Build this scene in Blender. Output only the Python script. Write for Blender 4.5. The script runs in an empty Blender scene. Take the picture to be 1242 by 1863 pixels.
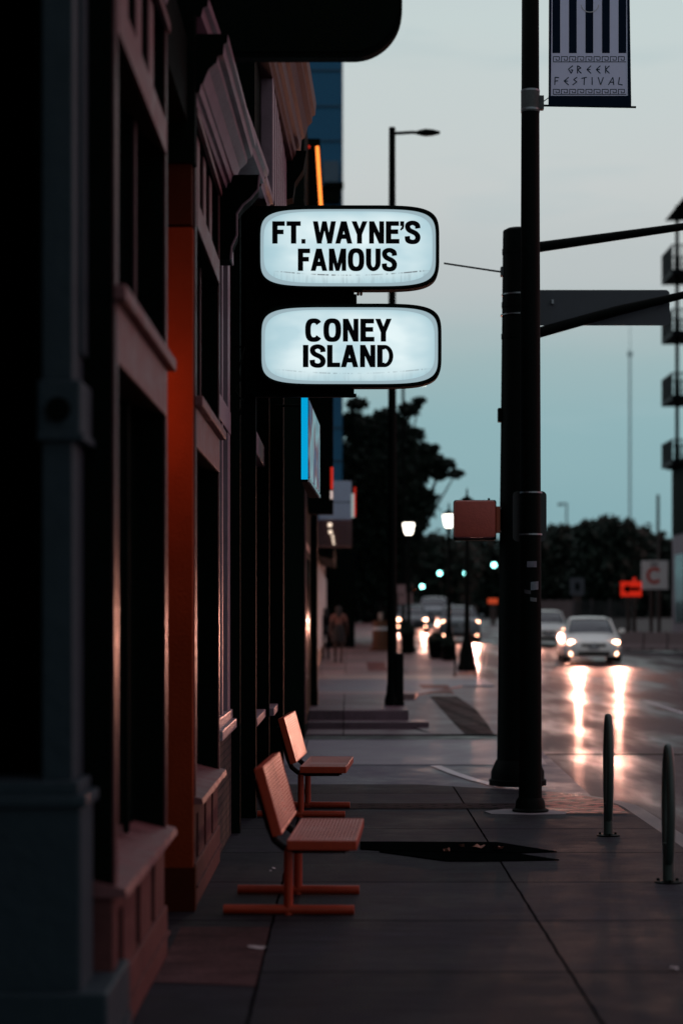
import bpy, bmesh, math, random
from mathutils import Vector, Matrix
R = math.radians
random.seed(7)
scene = bpy.context.scene
COL = scene.collection

# ------------------------------------------------------------------ camera
EYE, FPX, VX, VY = 1.6, 3500.0, 632.0, 1125.0
def GZ(y):                                        # the street climbs gently beyond the second crossing
    return .0165 * (min(y, 140.0) - 40.0) if y > 40 else 0.0
def X(px, d): return (px - VX) / FPX * d          # metres right of the lens axis for a sight line at depth d
def Z(py, d): return EYE - (py - VY) / FPX * d
cd = bpy.data.cameras.new('camera'); cam = bpy.data.objects.new('camera', cd); COL.objects.link(cam)
cam.location = (0, 0, EYE); cam.rotation_euler = (R(90), 0, 0)
cd.sensor_fit = 'VERTICAL'; cd.sensor_height = 36; cd.sensor_width = 24
cd.lens = FPX / 1863 * 36
cd.shift_x = -(VX - 621) / 1863; cd.shift_y = (VY - 931.5) / 1863
cd.clip_start = 0.1; cd.clip_end = 5000
cd.dof.use_dof = True; cd.dof.focus_distance = 15.2; cd.dof.aperture_fstop = 1.35; cd.dof.aperture_blades = 0
scene.camera = cam

# ------------------------------------------------------------------ world
w = bpy.data.worlds.new('World'); scene.world = w; w.use_nodes = True
nt = w.node_tree; nt.nodes.clear()
def N(t, **k):
    n = nt.nodes.new(t)
    for a, b in k.items(): setattr(n, a, b)
    return n
def L(a, b): nt.links.new(a, b)
out = N('ShaderNodeOutputWorld'); bg = N('ShaderNodeBackground'); bg.inputs[1].default_value = 1.0
tc = N('ShaderNodeTexCoord'); sep = N('ShaderNodeSeparateXYZ'); L(tc.outputs['Generated'], sep.inputs[0])
def M(op, a, b=None, clamp=False, c=None):
    n = N('ShaderNodeMath', operation=op, use_clamp=clamp)
    for i, v in enumerate((a, b, c)):
        if v is None: continue
        if isinstance(v, (int, float)): n.inputs[i].default_value = v
        else: L(v, n.inputs[i])
    return n.outputs[0]
mp = N('ShaderNodeMapping'); L(tc.outputs['Generated'], mp.inputs[0]); mp.inputs['Scale'].default_value = (3, 3, 14)
nz = N('ShaderNodeTexNoise'); nz.inputs['Scale'].default_value = 1.3; nz.inputs['Detail'].default_value = 4; nz.inputs['Roughness'].default_value = .45
L(mp.outputs[0], nz.inputs['Vector'])
elev = M('ADD', sep.outputs['Z'], M('MULTIPLY', M('SUBTRACT', nz.outputs['Fac'], .5), .045))
rp = N('ShaderNodeValToRGB'); L(elev, rp.inputs[0]); e = rp.color_ramp.elements
stops = [(0.0, (.24, .38, .42)), (.05, (.235, .405, .445)), (.10, (.27, .44, .475)), (.135, (.34, .47, .49)), (.165, (.48, .53, .54)),
         (.215, (.56, .60, .60)), (.30, (.555, .64, .64)), (.42, (.50, .56, .60)), (1.0, (.42, .40, .46))]
while len(e) < len(stops): e.new(.5)
for el, (p, c) in zip(e, stops): el.position = p; el.color = (*c, 1)
mp2 = N('ShaderNodeMapping'); L(tc.outputs['Generated'], mp2.inputs[0]); mp2.inputs['Scale'].default_value = (5, 5, 30)
nz2 = N('ShaderNodeTexNoise'); nz2.inputs['Scale'].default_value = 1.1; nz2.inputs['Detail'].default_value = 3; L(mp2.outputs[0], nz2.inputs['Vector'])
cl = M('MULTIPLY', M('SUBTRACT', nz2.outputs['Fac'], .56, clamp=True), 2.2)
mixc = N('ShaderNodeMixRGB'); L(cl, mixc.inputs[0]); L(rp.outputs[0], mixc.inputs[1]); mixc.inputs[2].default_value = (.36, .50, .54, 1)
# the afterglow: rose on the street side, dim blue-green behind the photographer
rose = M('MULTIPLY', M('MAXIMUM', M('SUBTRACT', sep.outputs['X'], .3), 0.0), 1.4, clamp=True)
m1 = N('ShaderNodeMixRGB'); L(rose, m1.inputs[0]); L(mixc.outputs[0], m1.inputs[1]); m1.inputs[2].default_value = (.60, .24, .29, 1)
back = M('MULTIPLY_ADD', sep.outputs['Y'], -1.6, clamp=True, c=.18)
m2 = N('ShaderNodeMixRGB'); L(back, m2.inputs[0]); L(m1.outputs[0], m2.inputs[1]); m2.inputs[2].default_value = (.27, .30, .32, 1)
sky = N('ShaderNodeTexSky', sky_type='NISHITA', sun_disc=False)
sky.sun_elevation = R(3); sky.sun_rotation = R(80); sky.air_density = 1.5
add = N('ShaderNodeMixRGB', blend_type='ADD'); add.inputs[0].default_value = .004
L(m2.outputs[0], add.inputs[1]); L(sky.outputs[0], add.inputs[2]); L(add.outputs[0], bg.inputs[0]); L(bg.outputs[0], out.inputs[0])

sd = bpy.data.lights.new('sun', 'SUN'); sd.energy = .26; sd.angle = R(25); sd.color = (1, .42, .40)
sun = bpy.data.objects.new('sun', sd); COL.objects.link(sun)
sun.rotation_euler = Vector((-math.cos(R(22)) * math.sin(R(80)), -math.cos(R(22)) * math.cos(R(80)), -math.sin(R(22)))).to_track_quat('-Z', 'Y').to_euler()
vs = scene.view_settings; vs.view_transform = 'Standard'; vs.look = 'None'; vs.gamma = 1; vs.exposure = 0
scene.render.engine = 'CYCLES'

# ------------------------------------------------------------------ materials
MATS = {}
def mat(name, col, rough=.6, metal=0, emit=None, estr=0, spec=.5, var=.25, vscale=8, bump=0, bscale=40, alpha=None, rvar=0):
    if name in MATS: return MATS[name]
    m = bpy.data.materials.new(name); m.use_nodes = True; t = m.node_tree; b = t.nodes['Principled BSDF']
    b.inputs['Roughness'].default_value = rough; b.inputs['Metallic'].default_value = metal
    b.inputs['Specular IOR Level'].default_value = spec
    tcn = t.nodes.new('ShaderNodeTexCoord')
    n = t.nodes.new('ShaderNodeTexNoise'); n.inputs['Scale'].default_value = vscale; n.inputs['Detail'].default_value = 6; n.inputs['Roughness'].default_value = .65
    t.links.new(tcn.outputs['Object'], n.inputs['Vector'])
    mx = t.nodes.new('ShaderNodeMixRGB'); t.links.new(n.outputs['Fac'], mx.inputs[0])
    mx.inputs[1].default_value = (*[c * (1 - var) for c in col], 1); mx.inputs[2].default_value = (*[min(1, c * (1 + var)) for c in col], 1)
    t.links.new(mx.outputs[0], b.inputs['Base Color'])
    if rvar:
        mr = t.nodes.new('ShaderNodeMapRange'); t.links.new(n.outputs['Fac'], mr.inputs[0]); mr.inputs[1].default_value = .3; mr.inputs[2].default_value = .7
        mr.inputs[3].default_value = max(.02, rough - rvar); mr.inputs[4].default_value = rough + rvar; t.links.new(mr.outputs[0], b.inputs['Roughness'])
    if bump:
        n2 = t.nodes.new('ShaderNodeTexNoise'); n2.inputs['Scale'].default_value = bscale; n2.inputs['Detail'].default_value = 5
        t.links.new(tcn.outputs['Object'], n2.inputs['Vector'])
        bp = t.nodes.new('ShaderNodeBump'); bp.inputs['Strength'].default_value = bump; bp.inputs['Distance'].default_value = .01
        t.links.new(n2.outputs['Fac'], bp.inputs['Height']); t.links.new(bp.outputs[0], b.inputs['Normal'])
    if emit:
        b.inputs['Emission Color'].default_value = (*emit, 1); b.inputs['Emission Strength'].default_value = estr
    MATS[name] = m; return m

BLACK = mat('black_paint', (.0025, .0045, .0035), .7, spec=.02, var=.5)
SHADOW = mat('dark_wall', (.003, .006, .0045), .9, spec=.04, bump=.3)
TRIM = mat('mauve_trim_paint', (.150, .064, .070), .5, spec=.25, var=.42, vscale=7, rvar=.12, bump=.35, bscale=30)
STILE = mat('glossy_stile_paint', (.11, .042, .046), .36, spec=.22, var=.35, vscale=9, bump=.15, bscale=14)
APR = mat('shaded_apron_paint', (.095, .038, .038), .7, spec=.08, var=.5, vscale=6, bump=.4, bscale=20)  # trim colour darkened to paint in the shade low on the front
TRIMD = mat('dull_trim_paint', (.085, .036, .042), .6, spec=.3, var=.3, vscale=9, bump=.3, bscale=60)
CORN = mat('weathered_cornice_paint', (.24, .165, .205), .5, spec=.25, var=.35, vscale=6, bump=.4, bscale=25)
WOODC = mat('weathered_brown_cornice', (.085, .034, .032), .6, spec=.3, var=.5, vscale=9, bump=.5, bscale=40)
IRON = mat('blue_green_iron_paint', (.024, .042, .054), .5, spec=.2, var=.25, vscale=4, bump=.4, bscale=18)
GLASS = mat('dark_window_glass', (.002, .005, .004), .08, spec=.22, var=.2)
ORANGEW = mat('orange_stucco', (.20, .030, .010), .8, spec=.03, var=.35, vscale=3, bump=.6, bscale=60)
STEELBLK = mat('black_pole_paint', (.0028, .0045, .004), .6, spec=.05, var=.4, vscale=12, bump=.25, bscale=70)
BENCHM = mat('orange_coated_steel', (.34, .030, .006), .42, spec=.4, var=.25, vscale=30, bump=.2, bscale=120)
BENCHD = mat('dark_steel_strap', (.008, .005, .005), .6, spec=.1, var=.3)
CLAMP = mat('worn_steel_band', (.22, .24, .26), .35, metal=.8, var=.3)
LEAF = mat('dark_foliage', (.013, .024, .018), .6, spec=.15, var=.5)
BARK = mat('bark', (.03, .028, .026), .9, var=.4, bump=.6)
WHITE = mat('white_paint', (.5, .52, .54), .5, var=.15)
CARW = mat('white_car_paint', (.93, .91, .88), .25, spec=.6, var=.05)
CARG = mat('car_glass', (.03, .04, .05), .08, spec=.8)
TYRE = mat('tyre_rubber', (.01, .01, .011), .8)
CHROME = mat('chrome', (.4, .4, .42), .2, metal=1)

def emis(name, col, s): return mat(name, (.02, .02, .02), .5, emit=col, estr=s, spec=.1)
HEAD = emis('headlight_glow', (1, .48, .30), 18)
FOG = emis('fog_light_glow', (1, .46, .28), 12)
GLOBE = emis('lamp_globe_glow', (1, .93, .80), 5)
GREENL = emis('green_signal_glow', (.30, .95, .88), 12)
REDL = emis('red_signal_glow', (1, .16, .05), 8)
ORNEON = emis('orange_neon_glow', (1, .23, .035), 2.2)
REDNEON = emis('red_neon_glow', (1, .04, .02), .45)
CYANE = emis('cyan_led_glow', (.0, .36, .68), 1.0)
SHOPGLOW = emis('warm_shop_window_glow', (.95, .52, .46), .62)
WHITEGLOW = emis('white_box_glow', (.72, .85, .82), .4)

# ------------------------------------------------------------------ mesh helpers
def tag(o, label=None, cat=None, group=None, kind=None):
    if label: o['label'] = label
    if cat: o['category'] = cat
    if group: o['group'] = group
    if kind: o['kind'] = kind
    return o
def empty(name, label, cat, loc=(0, 0, 0), rz=0, group=None):
    o = bpy.data.objects.new(name, None); COL.objects.link(o); o.location = loc; o.rotation_euler = (0, 0, rz)
    return tag(o, label, cat, group)
def copy_tree(o, parent=None):
    c = o.copy(); COL.objects.link(c)
    if parent: c.parent = parent
    for ch in o.children: copy_tree(ch, c)
    return c

class MB:
    def __init__(s): s.bm = bmesh.new()
    def face(s, vs):
        try: return s.bm.faces.new(vs)
        except ValueError: return None
    def box(s, a, b, bev=0, m=None):
        x0, y0, z0 = [min(p, q) for p, q in zip(a, b)]; x1, y1, z1 = [max(p, q) for p, q in zip(a, b)]
        v = [s.bm.verts.new(p) for p in ((x0,y0,z0),(x1,y0,z0),(x1,y1,z0),(x0,y1,z0),(x0,y0,z1),(x1,y0,z1),(x1,y1,z1),(x0,y1,z1))]
        fs = [s.face([v[i] for i in q]) for q in ((0,3,2,1),(4,5,6,7),(0,1,5,4),(1,2,6,5),(2,3,7,6),(3,0,4,7))]
        if m is not None:
            for q in v: q.co = m @ q.co
        if bev > 0:
            es = list({e for f in fs for e in f.edges})
            bmesh.ops.bevel(s.bm, geom=es, offset=bev, segments=2, affect='EDGES', profile=.6)
        return s
    def tube(s, pts, r, seg=12, caps=True, r2=None):
        pts = [Vector(p) for p in pts]; n = len(pts)
        rs = r if isinstance(r, (list, tuple)) else [r + ((r2 - r) * i / (n - 1) if r2 is not None else 0) for i in range(n)]
        rings = []; up = None
        for i, p in enumerate(pts):
            d = (pts[min(i + 1, n - 1)] - pts[max(i - 1, 0)]).normalized()
            if up is None:
                up = Vector((0, 0, 1)) if abs(d.z) < .9 else Vector((1, 0, 0))
            a = d.cross(up).normalized(); bb = a.cross(d).normalized(); up = bb
            rings.append([s.bm.verts.new(p + (a * math.cos(t) + bb * math.sin(t)) * rs[i]) for t in [2 * math.pi * k / seg for k in range(seg)]])
        for i in range(n - 1):
            for k in range(seg):
                s.face([rings[i][k], rings[i][(k + 1) % seg], rings[i + 1][(k + 1) % seg], rings[i + 1][k]])
        if caps: s.face(rings[0][::-1]); s.face(rings[-1])
        return s
    def lathe(s, prof, c=(0, 0, 0), seg=20):
        rings = [[s.bm.verts.new((c[0] + r * math.cos(2 * math.pi * k / seg), c[1] + r * math.sin(2 * math.pi * k / seg), c[2] + z)) for k in range(seg)] for r, z in prof]
        for i in range(len(rings) - 1):
            for k in range(seg): s.face([rings[i][k], rings[i][(k + 1) % seg], rings[i + 1][(k + 1) % seg], rings[i + 1][k]])
        s.face(rings[0][::-1]); s.face(rings[-1]); return s
    def prism(s, poly, v0, v1):
        """poly: list of (a,b,c) points, extruded by v1-v0"""
        v0 = Vector(v0); v1 = Vector(v1)
        A = [s.bm.verts.new(Vector(p) + v0) for p in poly]; B = [s.bm.verts.new(Vector(p) + v1) for p in poly]
        s.face(A[::-1]); s.face(B); n = len(A)
        for i in range(n): s.face([A[i], A[(i + 1) % n], B[(i + 1) % n], B[i]])
        return s
    def loft(s, secs, caps=True):
        rings = [[s.bm.verts.new(p) for p in q] for q in secs]; n = len(rings[0])
        for i in range(len(rings) - 1):
            for k in range(n): s.face([rings[i][k], rings[i][(k + 1) % n], rings[i + 1][(k + 1) % n], rings[i + 1][k]])
        if caps: s.face(rings[0][::-1]); s.face(rings[-1])
        return s
    def build(s, name, m, parent=None, smooth=False, label=None, loc=None):
        bmesh.ops.recalc_face_normals(s.bm, faces=s.bm.faces[:])
        me = bpy.data.meshes.new(name); s.bm.to_mesh(me); s.bm.free()
        me.materials.append(m)
        if smooth:
            for p in me.polygons: p.use_smooth = True
            try: me.set_sharp_from_angle(angle=R(35))
            except Exception: pass
        o = bpy.data.objects.new(name, me); COL.objects.link(o)
        if parent: o.parent = parent
        if loc: o.location = loc
        if label: o['label'] = label
        return o
def rect_out(hw, hh, n=5.0, seg=64):
    r = []
    for k in range(seg):
        t = 2 * math.pi * k / seg; c, q = math.cos(t), math.sin(t)
        r.append((math.copysign(abs(c) ** (2 / n), c) * hw, math.copysign(abs(q) ** (2 / n), q) * hh))
    return r
def catmull(p, n=6):
    o = []; q = [p[0]] + p + [p[-1]]
    for i in range(1, len(q) - 2):
        for j in range(n):
            t = j / n; o.append(tuple(.5 * (2 * q[i][k] + (q[i + 1][k] - q[i - 1][k]) * t + (2 * q[i - 1][k] - 5 * q[i][k] + 4 * q[i + 1][k] - q[i + 2][k]) * t * t + (3 * q[i][k] - q[i - 1][k] - 3 * q[i + 1][k] + q[i + 2][k]) * t ** 3) for k in (0, 1)))
    return o + [p[-1]]
def glyph(ch):
    """bold grotesque capitals: (width, polygons, strips) in a box one unit high"""
    t = .265; h = .205; B = lambda a, b, c, d: [(a, b), (c, b), (c, d), (a, d)]
    def ringq(w, a0, a1, n=28, ty=h, tx=t):
        o_, i_ = [], []
        for k_ in range(n + 1):
            a = R(a0 + (a1 - a0) * k_ / n); c, q = math.cos(a), math.sin(a); e_ = 2 / 2.7
            f = lambda v: math.copysign(abs(v) ** e_, v)
            o_.append((w / 2 + f(c) * w / 2, .5 + f(q) * .515)); i_.append((w / 2 + f(c) * (w / 2 - tx), .5 + f(q) * (.515 - ty)))
        return [[o_[k_], o_[k_ + 1], i_[k_ + 1], i_[k_]] for k_ in range(n)]
    if ch == 'I': return t, [B(0, 0, t, 1)]
    if ch == 'F': return .62, [B(0, 0, t, 1), B(t, 1 - h, .62, 1), B(t, .42, .56, .42 + h)]
    if ch == 'E': return .67, [B(0, 0, t, 1), B(t, 1 - h, .65, 1), B(t, .43, .61, .43 + h), B(t, 0, .67, h)]
    if ch == 'L': return .63, [B(0, 0, t, 1), B(t, 0, .63, h)]
    if ch == 'T': w = .70; return w, [B(0, 1 - h, w, 1), B(w / 2 - t / 2, 0, w / 2 + t / 2, 1 - h)]
    if ch == 'N': w = .74; return w, [B(0, 0, .24, 1), B(w - .24, 0, w, 1), [(.0, 1), (.25, 1), (w, 0), (w - .25, 0)]]
    if ch == 'M': w = .88; return w, [B(0, 0, .225, 1), B(w - .225, 0, w, 1), [(.0, 1), (.27, 1), (w / 2 + .09, 0), (w / 2 - .09, 0)], [(w, 1), (w - .27, 1), (w / 2 - .09, 0), (w / 2 + .09, 0)]]
    if ch == 'W': w = 1.14; return w, [[(0, 1), (.25, 1), (.45, 0), (.20, 0)], [(.46, 1), (.68, 1), (.42, 0), (.24, 0)], [(.46, 1), (.68, 1), (.90, 0), (.72, 0)], [(w, 1), (w - .25, 1), (w - .45, 0), (w - .20, 0)]]
    if ch == 'A': w = .84; return w, [[(0, 0), (.25, 0), (.55, 1), (.28, 1)], [(w, 0), (w - .25, 0), (w - .55, 1), (w - .28, 1)], B(.2, .21, w - .2, .21 + h)]
    if ch == 'Y': w = .78; return w, [[(0, 1), (.25, 1), (w / 2 + .105, .42), (w / 2 - .105, .36)], [(w, 1), (w - .25, 1), (w / 2 - .105, .42), (w / 2 + .105, .36)], B(w / 2 - .125, 0, w / 2 + .125, .45)]
    if ch == 'O': return .84, ringq(.84, 0, 360, 48)
    if ch == 'C': return .78, ringq(.82, 38, 322, 40)
    if ch == 'D': w = .78; return w, [B(0, 0, t, 1), B(t, 1 - h, .36, 1), B(t, 0, .36, h)] + [[(.36 + .42 * math.cos(a), .5 + .5 * math.sin(a)), (.36 + .42 * math.cos(b), .5 + .5 * math.sin(b)), (.36 + .21 * math.cos(b), .5 + .33 * math.sin(b)), (.36 + .21 * math.cos(a), .5 + .33 * math.sin(a))] for a, b in [(R(-90 + 9 * i), R(-81 + 9 * i)) for i in range(20)]]
    if ch == 'U': w = .75; return w, [B(0, .38, t, 1), B(w - t, .38, w, 1)] + [[(w / 2 + w / 2 * math.cos(a), .38 + .395 * math.sin(a)), (w / 2 + w / 2 * math.cos(b), .38 + .395 * math.sin(b)), (w / 2 + (w / 2 - t) * math.cos(b), .38 + .215 * math.sin(b)), (w / 2 + (w / 2 - t) * math.cos(a), .38 + .215 * math.sin(a))] for a, b in [(R(180 + 9 * i), R(189 + 9 * i)) for i in range(20)]]
    if ch == '.': return .2, [B(0, 0, .2, .2)]
    if ch == '\u2019': return .22, [B(0, .79, .2, 1), [(.1, .79), (.2, .79), (.17, .67), (.03, .58), (.0, .63)]]
    if ch == 'S':
        c = catmull([(.62, .68), (.58, .84), (.37, .93), (.15, .86), (.12, .72), (.22, .59), (.50, .46), (.62, .30), (.56, .13), (.36, .07), (.14, .14), (.10, .33)], 5); q = []
        n_ = len(c)
        def off(i):
            a = c[max(0, i - 1)]; b = c[min(n_ - 1, i + 1)]; dx, dy = b[0] - a[0], b[1] - a[1]; l_ = math.hypot(dx, dy) or 1; dx /= l_; dy /= l_
            hw_ = .096 + .034 * abs(dy); return (c[i][0] - dy * hw_, c[i][1] + dx * hw_), (c[i][0] + dy * hw_, c[i][1] - dx * hw_)
        for i in range(n_ - 1):
            (a, b), (d, e_) = off(i), off(i + 1); q.append([a, d, e_, b])
        return .73, q
    return .3, []
def letters(body, box, y, m, parent, depth=.006):
    gap = .085; adv = []; x_ = 0
    for i, ch in enumerate(body):
        if ch == ' ': x_ += .28; continue
        w_, p_ = glyph(ch)
        if i and body[i - 1] + ch in ('AY', 'WA'): x_ -= .12
        if i and body[i - 1] + ch in ('T.', 'FA', 'LA', '\u2019S', 'E\u2019', 'EY'): x_ -= .05
        adv.append((x_, p_)); x_ += w_ + gap
    tot = x_ - gap; sx_ = (box[2] - box[0]) / tot; sz_ = box[3] - box[1]
    for x_, ps_ in adv:
        mb = MB()
        for j, p_ in enumerate(ps_):
            mb.prism([(box[0] + (x_ + a) * sx_, 0, box[1] + b * sz_) for a, b in p_], (0, y - depth - .0003 * (j % 7), 0), (0, y, 0))
        bmesh.ops.remove_doubles(mb.bm, verts=mb.bm.verts[:], dist=.0002)
        mb.build('letter', m, parent)
def text_mesh(name, body, box, y, m, parent, bold=.03, depth=.004, facing=-1):
    """flat extruded letters fitted to box (x0,z0,x1,z1) in local space, facing -Y"""
    cu = bpy.data.curves.new(name, 'FONT'); cu.body = body; cu.offset = bold; cu.extrude = .01; cu.resolution_u = 6
    to = bpy.data.objects.new(name, cu); COL.objects.link(to)
    dg = bpy.context.evaluated_depsgraph_get(); me = bpy.data.meshes.new_from_object(to.evaluated_get(dg))
    bpy.data.objects.remove(to); bpy.data.curves.remove(cu)
    xs = [v.co.x for v in me.vertices]; ys = [v.co.y for v in me.vertices]
    x0, x1, y0, y1 = min(xs), max(xs), min(ys), max(ys)
    for v in me.vertices:
        u = (v.co.x - x0) / (x1 - x0); q = (v.co.y - y0) / (y1 - y0); d = 1 if v.co.z > 0 else 0
        if facing < 0: v.co = (box[0] + u * (box[2] - box[0]), y - d * depth, box[1] + q * (box[3] - box[1]))
    me.materials.clear(); me.materials.append(m)
    o = bpy.data.objects.new(name, me); COL.objects.link(o); o.parent = parent
    return o

# ------------------------------------------------------------------ ground materials
def ground_mat(name, col, rough, rv, joints=None, bump=.4, spec=.5, brick=None, wet=None, stain=.5, stretch=None, brush=False):
    m = bpy.data.materials.new(name); m.use_nodes = True; t = m.node_tree; b = t.nodes['Principled BSDF']
    ln = t.links.new
    def nd(ty, **k):
        q = t.nodes.new(ty)
        for a, v in k.items(): setattr(q, a, v)
        return q
    def mm(op, a, bb=None, clamp=False):
        q = nd('ShaderNodeMath', operation=op, use_clamp=clamp)
        for i, v in enumerate((a, bb)):
            if v is None: continue
            if isinstance(v, (int, float)): q.inputs[i].default_value = v
            else: ln(v, q.inputs[i])
        return q.outputs[0]
    tcn = nd('ShaderNodeTexCoord'); V = tcn.outputs['Object']
    big = nd('ShaderNodeTexNoise'); big.inputs['Scale'].default_value = .8; big.inputs['Detail'].default_value = 7; big.inputs['Roughness'].default_value = .6; ln(V, big.inputs['Vector'])
    fin = nd('ShaderNodeTexNoise'); fin.inputs['Scale'].default_value = 85; fin.inputs['Detail'].default_value = 4; ln(V, fin.inputs['Vector'])
    med = nd('ShaderNodeTexNoise'); med.inputs['Scale'].default_value = 5; med.inputs['Detail'].default_value = 6; ln(V, med.inputs['Vector'])
    f = mm('ADD', mm('MULTIPLY', big.outputs['Fac'], .42), mm('ADD', mm('MULTIPLY', fin.outputs['Fac'], .53), mm('MULTIPLY', med.outputs['Fac'], .35)))
    cr = nd('ShaderNodeValToRGB'); ln(f, cr.inputs[0]); cr.color_ramp.elements[0].position = .45; cr.color_ramp.elements[1].position = .82
    cr.color_ramp.elements[0].color = (*[c * (1 - stain) for c in col], 1); cr.color_ramp.elements[1].color = (*[c * (1 + stain) for c in col], 1)
    colr = cr.outputs[0]; h = mm('MULTIPLY', fin.outputs['Fac'], .25)
    if stretch:
        mst = nd('ShaderNodeMapping'); ln(V, mst.inputs[0]); mst.inputs['Scale'].default_value = stretch; rip = nd('ShaderNodeTexNoise'); rip.inputs['Scale'].default_value = 1.6; rip.inputs['Detail'].default_value = 5; ln(mst.outputs[0], rip.inputs['Vector']); h = mm('ADD', h, mm('MULTIPLY', rip.outputs['Fac'], .6))
    h = mm('ADD', h, mm('MULTIPLY', med.outputs['Fac'], .5))
    if brush:
        mb_ = nd('ShaderNodeMapping'); ln(V, mb_.inputs[0]); mb_.inputs['Scale'].default_value = (1.2, 16, 1); bn = nd('ShaderNodeTexNoise'); bn.inputs['Scale'].default_value = 1.5; bn.inputs['Detail'].default_value = 6; bn.inputs['Roughness'].default_value = .7; ln(mb_.outputs[0], bn.inputs['Vector'])
        bc = nd('ShaderNodeMapRange'); ln(bn.outputs['Fac'], bc.inputs[0]); bc.inputs[1].default_value = .3; bc.inputs[2].default_value = .7; bc.inputs[3].default_value = .45; bc.inputs[4].default_value = 1.5
        mq = nd('ShaderNodeMixRGB', blend_type='MULTIPLY'); mq.inputs[0].default_value = 1; ln(colr, mq.inputs[1]); ln(bc.outputs[0], mq.inputs[2]); colr = mq.outputs[0]; h = mm('ADD', h, mm('MULTIPLY', bn.outputs['Fac'], .8))
    vo = nd('ShaderNodeTexVoronoi'); vo.inputs['Scale'].default_value = 2.6; ln(V, vo.inputs['Vector'])
    gs = nd('ShaderNodeMapRange'); ln(vo.outputs['Distance'], gs.inputs[0]); gs.inputs[1].default_value = .05; gs.inputs[2].default_value = .075; gs.inputs[3].default_value = .5; gs.inputs[4].default_value = 1
    mg = nd('ShaderNodeMixRGB', blend_type='MULTIPLY'); mg.inputs[0].default_value = 1; ln(colr, mg.inputs[1]); ln(gs.outputs[0], mg.inputs[2]); colr = mg.outputs[0]
    if joints:
        sx = nd('ShaderNodeSeparateXYZ'); wob = nd('ShaderNodeTexNoise'); wob.inputs['Scale'].default_value = 3; wob.inputs['Detail'].default_value = 3; ln(V, wob.inputs['Vector'])
        va = nd('ShaderNodeVectorMath', operation='MULTIPLY_ADD'); ln(wob.outputs['Color'], va.inputs[0]); va.inputs[1].default_value = (.02, .02, 0); ln(V, va.inputs[2]); ln(va.outputs[0], sx.inputs[0])
        ox, px, oy, py = joints
        def line(c, off, per, wd):
            q = mm('ABSOLUTE', mm('SUBTRACT', mm('FRACT', mm('ADD', mm('DIVIDE', mm('SUBTRACT', c, off), per), 100.5)), .5))
            return mm('LESS_THAN', q, wd / per)
        j = mm('MAXIMUM', line(sx.outputs[0], ox, px, .007), line(sx.outputs[1], oy, py, .009))
        mj = nd('ShaderNodeMixRGB'); ln(j, mj.inputs[0]); ln(colr, mj.inputs[1]); mj.inputs[2].default_value = (*[c * .10 for c in col], 1); colr = mj.outputs[0]
        h = mm('SUBTRACT', h, mm('MULTIPLY', j, 1.2)); ln(mm('MULTIPLY', mm('SUBTRACT', 1.0, j), spec), b.inputs['Specular IOR Level'])
        # each slab its own tone
        fx = mm('FLOOR', mm('DIVIDE', mm('SUBTRACT', sx.outputs[0], ox), px)); fy = mm('FLOOR', mm('DIVIDE', mm('SUBTRACT', sx.outputs[1], oy), py))
        wn = nd('ShaderNodeTexWhiteNoise', noise_dimensions='2D'); cmb = nd('ShaderNodeCombineXYZ'); ln(fx, cmb.inputs[0]); ln(fy, cmb.inputs[1]); ln(cmb.outputs[0], wn.inputs['Vector'])
        ms = nd('ShaderNodeMixRGB', blend_type='MULTIPLY'); ms.inputs[0].default_value = 1; ln(colr, ms.inputs[1])
        mr = nd('ShaderNodeMapRange'); ln(wn.outputs['Value'], mr.inputs[0]); mr.inputs[3].default_value = .72; mr.inputs[4].default_value = 1.25; ln(mr.outputs[0], ms.inputs[2]); colr = ms.outputs[0]
    if brick:
        br = nd('ShaderNodeTexBrick'); mpp = nd('ShaderNodeMapping'); ln(V, mpp.inputs[0]); mpp.inputs['Rotation'].default_value = brick[1]; ln(mpp.outputs[0], br.inputs['Vector'])
        br.inputs['Scale'].default_value = brick[0]; br.inputs['Mortar Size'].default_value = .03 if brick[0] > 3 else .045
        br.inputs['Color1'].default_value = (1, 1, 1, 1); br.inputs['Color2'].default_value = (.6, .6, .6, 1); br.inputs['Mortar'].default_value = (.08, .08, .08, 1)
        ms = nd('ShaderNodeMixRGB', blend_type='MULTIPLY'); ms.inputs[0].default_value = 1; ln(colr, ms.inputs[1]); ln(br.outputs['Color'], ms.inputs[2]); colr = ms.outputs[0]
        h = mm('SUBTRACT', h, br.outputs['Fac'])
    ln(colr, b.inputs['Base Color'])
    mr = nd('ShaderNodeMapRange'); ln(mm('ADD', mm('MULTIPLY', big.outputs['Fac'], .65), mm('MULTIPLY', med.outputs['Fac'], .35)), mr.inputs[0]); mr.inputs[1].default_value = .38; mr.inputs[2].default_value = .62
    if stretch: ln(rip.outputs['Fac'], mr.inputs[0]); mr.inputs[1].default_value = .40; mr.inputs[2].default_value = .60
    mr.inputs[3].default_value = rough - rv; mr.inputs[4].default_value = rough + rv; ln(mr.outputs[0], b.inputs['Roughness'])
    b.inputs['Specular IOR Level'].default_value = spec
    bp = nd('ShaderNodeBump'); bp.inputs['Strength'].default_value = bump; bp.inputs['Distance'].default_value = .012; ln(h, bp.inputs['Height']); ln(bp.outputs[0], b.inputs['Normal'])
    return m
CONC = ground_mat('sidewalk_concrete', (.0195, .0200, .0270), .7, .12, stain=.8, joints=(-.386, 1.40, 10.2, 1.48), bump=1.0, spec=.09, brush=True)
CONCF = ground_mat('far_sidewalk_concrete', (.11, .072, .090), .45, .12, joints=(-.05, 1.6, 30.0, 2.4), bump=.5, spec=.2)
CONCP = ground_mat('pinkish_pavement', (.21, .125, .125), .5, .12, joints=(-.05, 1.6, 30.0, 2.4), bump=.5, spec=.25)
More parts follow.
